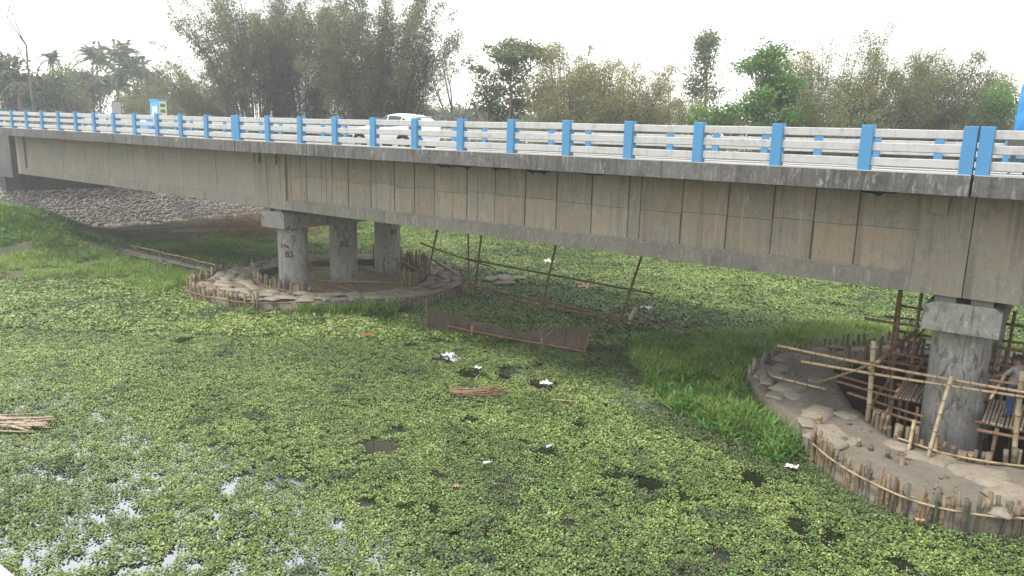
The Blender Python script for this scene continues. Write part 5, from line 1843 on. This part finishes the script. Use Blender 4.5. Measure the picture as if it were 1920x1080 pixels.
for k, (u, Z, h) in enumerate(((850, 150, 13.5), (905, 160, 12.5), (955, 155, 12.0), (800, 150, 14.0), (1000, 165, 13), (250, 140, 14), (60, 130, 13.5), (115, 140, 13.0), (1900, 130, 14), (340, 120, 13))):
    tree(u, Z, h, 4.5, ('hazy far tree on the skyline right of the dead tree', 'hazy far tree behind the slender forked tree', 'hazy far tree left of the umbrella tree trunk', 'hazy far tree behind the car tail', 'hazy far tree behind the pale bamboo',
                        'hazy far tree behind the coconut palms', 'hazy far tree behind the tall bare trunk', 'hazy far tree left of the coconut palms', 'hazy far tree behind the right edge tree', 'hazy far tree behind the low arching bamboo')[k],
         'leaf_far', 60 + k, 2, 170, 2.2, 0.7, 0.7, 0.1, 0.2)


def palm(u, Z, height, lab, seed, nf=24, fl=5.0, name='coconut_palm'):
    rng = np.random.default_rng(seed)
    b = at_px(u, 250, Z)
    base = np.array([b[0], b[1], 1.8])
    root = empty(name, base, lab, 'palm', 'palms at the far left')
    ts = np.linspace(0, 1, 8)
    ln = rng.normal(0, 0.06, 2)
    pts = [np.array([ln[0] * height * t_ ** 2, ln[1] * height * t_ ** 2, -1 + (height - 1.8 + 1) * t_]) for t_ in ts]
    mb = MB(); mb.tube(pts, [0.19 - 0.07 * t_ for t_ in ts], 8, False)
    o = mb.build('trunk', 'bark', None, True); o.parent = root
    top = pts[-1]
    C, A, Ls, Ws, T = [], [], [], [], []
    for k in range(nf):
        a = 2 * math.pi * k / nf + rng.uniform(-0.2, 0.2)
        el = rng.uniform(-0.35, 1.25)
        d = np.array([math.cos(a) * math.cos(el), math.sin(a) * math.cos(el), math.sin(el)])
        side = np.array([-math.sin(a), math.cos(a), 0])
        tone = rng.normal(0.45, 0.2)
        for j in range(24):
            f = (j + 1) / 24
            p = top + d * fl * f + np.array([0, 0, -1.0]) * fl * 0.55 * f * f * (0.5 + math.cos(el))
            for s in (-1, 1):
                C.append(p); A.append(side * s * 0.9 + d * 0.6 + np.array([0, 0, -0.7])); Ls.append(fl * 0.26 * (1.1 - 0.7 * f)); Ws.append(0.15); T.append(tone + rng.normal(0, 0.1))
        C.append(top); A.append(d); Ls.append(fl * 0.5); Ws.append(0.1); T.append(0.7)
    link('crown', leaf_mesh('crown', np.array(C), np.array(A), np.array(Ls), np.array(Ws) * 1.3, np.array(T), 'leaf_palm', rng, 0.1), root)
    return root


for k, (u, Z, h, lab) in enumerate(((192, 125, 18.5, 'coconut palm, leftmost of the tight far left palm group'), (222, 120, 18.8, 'coconut palm, tallest in the tight far left group'), (248, 128, 16.8, 'coconut palm, shorter one right of the tallest palm'),
                                    (268, 122, 17.0, 'coconut palm, rightmost of the tight far left group'), (235, 112, 14.2, 'low coconut palm in front of the tight far left group'))):
    palm(u, Z, h, lab, 80 + k)
for k, (u, Z, h, lab) in enumerate(((107, 112, 17.2, 'small areca palm standing alone between bare tree and leafy tree'), (36, 90, 13.0, 'areca palm under the large tree at left edge'), (60, 92, 13.6, 'areca palm just left of the bare trunk'),
                                    (82, 100, 13.0, 'areca palm just right of the bare trunk'), (885, 105, 11.5, 'small hazy palm right of the dead tree'), (915, 110, 10.8, 'small hazy palm between dead tree and umbrella tree'))):
    palm(u, Z, h, lab, 90 + k, 16, 2.4, 'areca_palm')


def thicket():
    rng = np.random.default_rng(77)
    n = 9000
    u = rng.uniform(-260, 2150, n)
    Z = rng.uniform(72, 96, n)
    C = np.array([at_px(a, 250, z) for a, z in zip(u, Z)])
    top = 5.0 + 4.2 * VN.fbm(u * 0.02, Z * 0.05, 1.0, 3)
    C[:, 2] = 1.0 + top * rng.random(n) ** 0.7
    C = np.repeat(C, 10, 0) + rng.normal(size=(n * 10, 3)) * 0.6
    tone = np.repeat(rng.normal(0.4, 0.2, n), 10) + rng.normal(0, 0.12, n * 10)
    me = leaf_mesh('undergrowth', C, rng.normal(size=C.shape) + np.array([0, 0, -0.2]), 0.5 * rng.uniform(0.6, 1.3, len(C)), 0.2 * rng.uniform(0.6, 1.3, len(C)), tone, 'leaf_bamboo', rng)
    o = link('undergrowth', me)
    tag(o, 'mixed olive undergrowth along the far bank behind the bridge', 'undergrowth', None, 'stuff')


thicket()


# ------------------------------------------------------------------ scattered vegetation (floating weeds, grass)
def proto(name, V, F, rnd, mat):
    me = bpy.data.meshes.new(name)
    me.from_pydata([tuple(v) for v in V], [], F)
    me.attributes.new('rnd', 'FLOAT', 'POINT').data.foreach_set('value', rnd)
    me.materials.append(MATS[mat])
    me.update()
    return bpy.data.objects.new(name, me)


def rosette(seed, n, rad, size, mat, tilt=(0.15, 0.9), lift=0.05):
    """floating plant: rounded, cupped leaves around a centre"""
    r = random.Random(seed)
    V, F, A = [], [], []
    for k in range(n):
        a = 2 * math.pi * k / n + r.uniform(-0.4, 0.4)
        q = rad * r.uniform(0.35, 1.0)
        s = size * r.uniform(0.7, 1.25)
        el = r.uniform(*tilt)
        c = Vector((math.cos(a) * q, math.sin(a) * q, lift * r.uniform(0.5, 1.6)))
        d = Vector((math.cos(a) * math.cos(el), math.sin(a) * math.cos(el), math.sin(el)))
        sd = Vector((-math.sin(a), math.cos(a), r.uniform(-0.35, 0.35))).normalized()
        nn = sd.cross(d)
        base = len(V)
        pts = [(-0.5, 0), (-0.32, 0.36), (0.1, 0.5), (0.42, 0.3), (0.52, 0), (0.42, -0.3), (0.1, -0.5), (-0.32, -0.36)]
        for (x, y) in pts:
            V.append(c + d * (x * s) + sd * (y * s) + nn * (abs(y) * s * 0.35 - 0.1 * s * x * x))
        F.append((base, base + 1, base + 2, base + 3, base + 4)); F.append((base, base + 4, base + 5, base + 6, base + 7))
        v = r.random()
        A += [v] * 8
    return proto('floating_plant', V, F, A, mat)


def patch(seed, n, rad, size, mat, lift=0.05):
    r = random.Random(seed)
    V, F, A = [], [], []
    for k in range(n):
        a = r.uniform(0, 6.283); q = rad * math.sqrt(r.random())
        s = size * r.uniform(0.6, 1.3)
        el = r.uniform(-0.2, 1.0); b = r.uniform(0, 6.283)
        c = Vector((math.cos(a) * q, math.sin(a) * q, lift * r.uniform(0.4, 2.0)))
        d = Vector((math.cos(b) * math.cos(el), math.sin(b) * math.cos(el), math.sin(el)))
        sd = Vector((-math.sin(b), math.cos(b), r.uniform(-0.4, 0.4))).normalized()
        base = len(V)
        for (x, y) in ((-0.5, 0), (0.0, 0.48), (0.5, 0), (0.0, -0.48)):
            V.append(c + d * (x * s) + sd * (y * s))
        F.append((base, base + 1, base + 2, base + 3))
        A += [r.random()] * 4
    return proto('floating_patch', V, F, A, mat)


def tuft(seed, n, h, w, mat, spread=0.16, bend=0.5, segs=3, width=0.012):
    r = random.Random(seed)
    V, F, A = [], [], []
    for k in range(n):
        a = r.uniform(0, 6.283)
        q = spread * math.sqrt(r.random())
        c = Vector((math.cos(a) * q, math.sin(a) * q, -0.03))
        b = r.uniform(0, 6.283)
        d = Vector((math.cos(b), math.sin(b), 0)); sd = Vector((-math.sin(b), math.cos(b), 0))
        hh = h * r.uniform(0.55, 1.2); bb = bend * r.uniform(0.3, 1.3)
        ww = width * r.uniform(0.7, 1.4)
        base = len(V)
        v = r.random()
        for i in range(segs + 1):
            t_ = i / segs
            wd = ww * (1 - t_) ** 0.7 if width < 0.03 else ww * max(0.05, math.sin(math.pi * min(1, 0.12 + 0.88 * t_)))
            p = c + Vector((0, 0, hh * (t_ - 0.25 * bb * t_ * t_))) + d * (hh * bb * t_ * t_)
            V += [p - sd * wd, p + sd * wd]
            A += [v, v]
        for i in range(segs):
            q0 = base + 2 * i
            F.append((q0, q0 + 1, q0 + 3, q0 + 2))
    return proto('grass_tuft', V, F, A, mat)


def scatter(name, P, S, tint, protos, lab, cat, tiltv=0.12, seed=0):
    rng = np.random.default_rng(seed)
    n = len(P)
    me = bpy.data.meshes.new(name)
    me.vertices.add(n)
    me.vertices.foreach_set('co', np.asarray(P, np.float32).ravel())
    rot = np.stack([rng.normal(0, tiltv, n), rng.normal(0, tiltv, n), rng.uniform(0, 6.283, n)], 1).astype(np.float32)
    me.attributes.new('rot', 'FLOAT_VECTOR', 'POINT').data.foreach_set('vector', rot.ravel())
    me.attributes.new('scl', 'FLOAT', 'POINT').data.foreach_set('value', np.asarray(S, np.float32))
    me.attributes.new('tint', 'FLOAT', 'POINT').data.foreach_set('value', np.asarray(tint, np.float32))
    me.attributes.new('idx', 'INT', 'POINT').data.foreach_set('value', rng.integers(0, len(protos), n).astype(np.int32))
    ob = link(name, me)
    ng = bpy.data.node_groups.new(name, 'GeometryNodeTree')
    ng.interface.new_socket('Geometry', in_out='INPUT', socket_type='NodeSocketGeometry')
    ng.interface.new_socket('Geometry', in_out='OUTPUT', socket_type='NodeSocketGeometry')
    N, Lk = ng.nodes, ng.links
    gi, go = N.new('NodeGroupInput'), N.new('NodeGroupOutput')
    iop = N.new('GeometryNodeInstanceOnPoints')
    jn = N.new('GeometryNodeJoinGeometry')
    for p in protos:
        oi = N.new('GeometryNodeObjectInfo')
        oi.inputs['Object'].default_value = p
        oi.inputs['As Instance'].default_value = True
        Lk.new(oi.outputs['Geometry'], jn.inputs[0])

    def attr(nm, typ):
        a = N.new('GeometryNodeInputNamedAttribute'); a.data_type = typ; a.inputs['Name'].default_value = nm
        return a.outputs['Attribute']
    er = N.new('FunctionNodeEulerToRotation')
    Lk.new(attr('rot', 'FLOAT_VECTOR'), er.inputs[0])
    Lk.new(gi.outputs[0], iop.inputs['Points'])
    Lk.new(jn.outputs[0], iop.inputs['Instance'])
    iop.inputs['Pick Instance'].default_value = True
    Lk.new(attr('idx', 'INT'), iop.inputs['Instance Index'])
    Lk.new(er.outputs[0], iop.inputs['Rotation'])
    Lk.new(attr('scl', 'FLOAT'), iop.inputs['Scale'])
    Lk.new(iop.outputs[0], go.inputs[0])
    md = ob.modifiers.new('scatter', 'NODES')
    md.node_group = ng
    return tag(ob, lab, cat, None, 'stuff')


def in_view(x, y, z=0.0, margin=1.3):
    d = np.stack([x - CAM[0], y - CAM[1], np.full(x.shape, z) - CAM[2]], -1)
    Z = d @ _fw
    u = 1408.08 * (d @ _r2) / np.maximum(Z, 0.1); v = 1408.08 * (d @ _u2) / np.maximum(Z, 0.1)
    return (Z > 1) & (np.abs(u) < 960 * margin + 40) & (v > -540 * margin - 60), Z


# open water between the weeds: (x, y, radius along x, radius along y)
HOLES = [(-16.24, 20.72, 0.5, 0.49), (-14.32, 19.86, 0.41, 0.5), (-13.43, 20.96, 0.53, 0.44), (-13.29, 20.36, 0.19, 0.24), (-11.87, 20.53, 0.35, 0.34), (-11.38, 20.59, 0.16, 0.28), (-13.08, 22.01, 0.16, 0.26), (-12.35, 13.35, 0.47, 0.56), (-12.63, 14.43, 0.21, 0.2), (-11.9, 13.36, 0.29, 0.18), (-8.68, 15.97, 0.23, 0.21), (-5.45, 16.07, 0.27, 0.24), (-4.5, 16.0, 0.15, 0.15), (-3.57, 18.06, 0.3, 0.3), (-2.0, 16.27, 0.19, 0.21), (-2.85, 13.99, 0.18, 0.18), (-9.88, 13.09, 0.19, 0.15), (-10.15, 11.0, 0.17, 0.13), (-9.26, 11.41, 0.1, 0.13), (-8.82, 11.67, 0.1, 0.13), (-11.62, 7.16, 0.22, 0.24), (-11.76, 6.41, 0.42, 0.25), (-10.92, 7.09, 0.19, 0.25), (-25.67, 15.54, 0.34, 0.33), (-16.32, 10.86, 0.12, 0.16), (-13.04, 26.89, 0.31, 0.34), (-11.05, 8.31, 0.16, 0.19), (-10.63, 8.6, 0.16, 0.23), (-9.38, 8.51, 0.15, 0.25), (-9.88, 9.98, 0.16, 0.14), (-12.72, 5.8, 0.17, 0.18), (-13.34, 5.18, 0.17, 0.22), (-11.6, 16.42, 0.16, 0.13), (-8.8, 18.25, 0.14, 0.13), (-6.3, 15.98, 0.14, 0.13), (-16.71, 23.59, 0.02, 0.08), (-12.24, 10.67, 0.16, 0.12), (-6.07, 13.1, 0.12, 0.12), (0.1, 16.07, 0.15, 0.12), (-1.22, 16.33, 0.12, 0.13), (-18.45, 20.97, 0.21, 0.23)]


def float_density(x, y):
    """1 where weeds close over the water, lower where gaps open"""
    f = -(x - CAM[0]) * math.sin(YAW) + y * math.cos(YAW)       # distance from the near bridge along the water
    lat = (x - CAM[0]) * math.cos(YAW) + y * math.sin(YAW)
    n1 = VN.fbm(x, y, 0.5, 3)
    n2 = VN.fbm(x + 50, y - 20, 3.4, 3)
    n3 = VN.fbm(x - 17, y + 33, 1.3, 3)
    gap = smooth(23.5, 13.5, f) * smooth(-1.5, -7.0, lat)
    thr = 0.23 + 0.075 * gap + 0.05 * smooth(27, 14, f)
    d = smooth(thr - 0.04, thr + 0.04, n1 * 0.15 + n2 * 0.6 + n3 * 0.25)
    n4 = VN.fbm(x + 11, y + 71, 4.5, 2)
    spk = smooth(25, 18, f) * smooth(-2.5, -6.5, lat) * smooth(0.33, 0.28, n4)
    spk = np.maximum(spk, 0.9 * smooth(27, 18, f) * smooth(0.22, 0.18, n4))
    d = d * (1 - spk)
    low = smooth(14.2, 13.2, f) * smooth(-3.0, -5.0, lat) * smooth(0.58, 0.64, n3)
    d = d * (1 - low)
    for hx, hy, rx, ry in HOLES:
        dx, dy = x - hx, y - hy
        o_ = 0.12 if hy > 9 else 0.0
        a = (dx * math.cos(YAW) + dy * math.sin(YAW)) / (rx + o_)
        b = (-dx * math.sin(YAW) + dy * math.cos(YAW)) / (ry + o_)
        q = np.hypot(a, b) + (n2 - 0.5) * 1.1 + (n4 - 0.5) * 0.9
        d = d * smooth(0.85, 1.05, q)
    return d


def make_float():
    rng = np.random.default_rng(99)
    xs, ys = [], []
    # near: single plants, far: patches
    n = 700000
    x = rng.uniform(-62, 18, n); y = rng.uniform(2.5, 62, n)
    ok, Z = in_view(x, y)
    ok &= (sdf(L_OUT, x, y) > 0.12) & (sdf(R_OUT, x, y) > 0.15)
    x, y, Z = x[ok], y[ok], Z[ok]
    h = ground_h(x, y)
    ok = h < 0.02
    x, y, Z = x[ok], y[ok], Z[ok]
    keep = rng.random(len(x)) < float_density(x, y)
    x, y, Z = x[keep], y[keep], Z[keep]
    near = Z < 31
    far = (~near) & (rng.random(len(x)) < 0.27)
    big = VN.fbm(x, y, 0.12, 3); med = VN.fbm(x + 9, y + 5, 0.6, 3)
    tint = 0.2 + 0.5 * (big - 0.5) + 0.45 * (med - 0.5) + rng.normal(0, 0.09, len(x))
    tint = np.where(rng.random(len(x)) < 0.035, -0.25, tint)
    # dead, silted weeds along the edge of the right bank and below the left island
    silt = smooth(2.6, 0.3, sdf(LAND_R, x, y)) * smooth(30, 26, y) * smooth(0.35, 0.6, VN.fbm(x, y, 0.5, 3))
    silt = np.maximum(silt, smooth(1.8, 0.2, sdf(PATCH_L, x, y)) * smooth(0.35, 0.6, VN.fbm(x, y, 0.6, 3)))
    silt = np.maximum(silt, 0.9 * smooth(0.68, 0.78, VN.fbm(x - 30, y + 12, 0.7, 3)))
    tint = tint * (1 - silt) + silt * rng.normal(-0.16, 0.1, len(x))
    pr = [rosette(s, 8, 0.10, 0.050, 'leaf_float', (-0.3, 0.7), 0.04) for s in range(5)]
    sc = rng.uniform(0.6, 1.15, len(x)) * (0.9 + 0.22 * smooth(0.48, 0.68, VN.fbm(x + 77, y - 31, 0.8, 3)))
    z = rng.uniform(-0.01, 0.05, len(x))
    P = np.stack([x, y, z], 1)
    scatter('floating_weeds', P[near], sc[near], tint[near], pr, 'carpet of small round leaved floating weeds covering the near water', 'water weeds', 0.15, 1)
    pf = [patch(s, 80, 0.34, 0.105, 'leaf_float', 0.06) for s in range(4)]
    scatter('floating_weeds', P[far], sc[far] * 1.05, tint[far] + 0.08, pf, 'carpet of floating weeds beyond and behind the bridge', 'water weeds', 0.08, 2)
    print('float', near.sum(), far.sum())


make_float()


def make_grass():
    rng = np.random.default_rng(123)
    pr = [tuft(s, 15, 0.27, 0, 'leaf_grass', 0.17, 1.0, 3, 0.015) for s in range(4)]
    n = 90000
    x = rng.uniform(-60, 4, n); y = rng.uniform(12, 44, n)
    ok, Z = in_view(x, y)
    h = ground_h(x, y)
    sl, sr = sdf(LAND_L, x, y), sdf(LAND_R, x, y)
    sp = sdf(PATCH_L, x, y)
    ok &= h > -0.06
    ok &= (sdf(L_OUT, x, y) > 0.15) & (sdf(R_OUT, x, y) > 0.1)
    ok &= ~((x < -49.5) & (y > 23.3 + 0.45 * (x + 50)) ) & (x > -57.5)
    ok &= ~((y > 23.1) & (y < 24.85) & (x < -35.8) & (x > -49))
    nse = VN.fbm(x, y, 0.5, 3)
    ok &= (nse > 0.33) | (sr < 0)
    dens = np.where(sp < 0.5, smooth(0.44, 0.54, VN.fbm(x, y, 0.8, 2)), 0.75)
    ok &= rng.random(n) < dens
    x, y, h, nse = x[ok], y[ok], h[ok], nse[ok]
    big = VN.fbm(x + 3, y, 0.3, 3)
    tint = 0.45 + 1.1 * (big - 0.5) + rng.normal(0, 0.13, len(x))
    s = rng.uniform(0.45, 1.7, len(x)) * (0.5 + 1.0 * nse)
    s = np.where((x < -38) & (y > 25), s * 0.75, s)
    s = np.where(sdf(PATCH_L, x, y) < 0.6, s * 1.7, s)
    tint = np.where((x < -38) & (y > 25), tint - 0.12, tint)  # tint lowered under the left span, bridge shade put into the colour
    tint = np.where(x > -14, tint + 0.14, tint)  # tint raised on the right bank, offsetting the bridge shade in the colour
    P = np.stack([x, y, np.maximum(h, -0.02)], 1)
    scatter('grass', P, s, tint, pr, 'bright green grass on the low banks around the islands', 'grass', 0.18, 3)
    print('grass', len(x))
    # broad leaved weeds: right bank front and left bank
    pw_ = [tuft(s + 20, 16, 0.27, 0, 'leaf_weed', 0.2, 1.3, 4, 0.03) for s in range(4)]
    n = 42000
    x = rng.uniform(-60, 0, n); y = rng.uniform(12, 34, n)
    ok, Z = in_view(x, y, 0, 1.15)
    h = ground_h(x, y)
    R1 = [(-8.9, 23.0), (-7.8, 22.0), (-7.0, 21.1), (-5.6, 20.4), (-3.7, 19.5), (-2.7, 19.8), (-2.6, 20.6), (-3.6, 22.1), (-4.8, 23.3), (-5.6, 24.8), (-6.8, 26.6), (-8.6, 25.6)]
    L1 = [(-56, 16), (-49, 17.5), (-50.5, 22.0), (-53, 24), (-57, 22.5), (-60, 16)]
    ok &= (h > -0.25) & ((sdf(R1, x, y) < 0.1) | (sdf(L1, x, y) < 0)) & (sdf(R_OUT, x, y) > 0.1)
    x, y, h = x[ok], y[ok], h[ok]
    s = rng.uniform(0.6, 1.25, len(x))
    s = np.where(x < -45, s * 0.7, s)
    P = np.stack([x, y, np.maximum(h, 0.0)], 1)
    scatter('broad_weeds', P, s, rng.normal(0.3, 0.13, len(x)), pw_, 'lush broad leaved weeds on the bank left of the right pier island', 'weeds', 0.25, 4)
    print('weeds', len(x))


make_grass()


def dry_brush():
    rng = np.random.default_rng(55)
    n = 9000
    x = rng.normal(-49.5, 2.3, n); y = rng.normal(37.2, 2.6, n)
    z = ground_h(x, y) + np.abs(rng.normal(0, 0.42, n)) + 0.1
    z = z * (z > 0) + 0.1
    C = np.stack([x, y, z], 1)
    me = leaf_mesh('dry_brush', C, rng.normal(size=C.shape) * np.array([1, 1, 0.5]), rng.uniform(0.25, 0.8, n), rng.uniform(0.015, 0.05, n), rng.random(n), 'leaf_dry', rng)
    tag(link('dry_brush', me), 'reddish brown dry brush heaped below the stone slope', 'brush', None, 'stuff')


dry_brush()


def clods():
    rng = np.random.default_rng(8)
    pr = []
    for k in range(4):
        vs, fs = STONES[k]
        pr.append(proto('clod', vs, fs, [0.5] * len(vs), 'mud'))
    P = []
    for outer, inner, n in ((L_OUT, L_IN, 9000), (R_OUT, R_IN, 9000)):
        o = np.array(outer)
        x = rng.uniform(o[:, 0].min(), o[:, 0].max(), n); y = rng.uniform(o[:, 1].min(), o[:, 1].max(), n)
        ok = (sdf(outer, x, y) < -0.1) & (sdf(inner, x, y) > 0.08) & (VN.fbm(x, y, 1.5, 3) > 0.45)
        P.append(np.stack([x[ok], y[ok], np.full(ok.sum(), 0.55)], 1))
    P = np.vstack(P)
    P[:, 2] += rng.uniform(-0.09, 0.03, len(P))
    scatter('mud_clods', P, 0.03 + 0.13 * rng.random(len(P)) ** 3, np.zeros(len(P)), pr, 'loose mud clods and rubble on both pier islands', 'rubble', 0.5, 6)


clods()

# ------------------------------------------------------------------ haze
hz = MB().box((-330, -60, -5.5), (170, 380, 31)).mesh('haze', 'water')
hz.materials.clear()
hm = bpy.data.materials.new('haze')
hm.use_nodes = True
hm.node_tree.nodes.clear()
ho = hm.node_tree.nodes.new('ShaderNodeOutputMaterial')
hv = hm.node_tree.nodes.new('ShaderNodeVolumePrincipled')
hv.inputs['Color'].default_value = (0.93, 0.95, 0.97, 1)
hv.inputs['Density'].default_value = 0.0013
hv.inputs['Anisotropy'].default_value = 0.35
hm.node_tree.links.new(hv.outputs[0], ho.inputs['Volume'])
hz.materials.append(hm)
hob = link('haze', hz)
tag(hob, 'thin pale haze over the whole valley', 'haze', None, 'stuff')
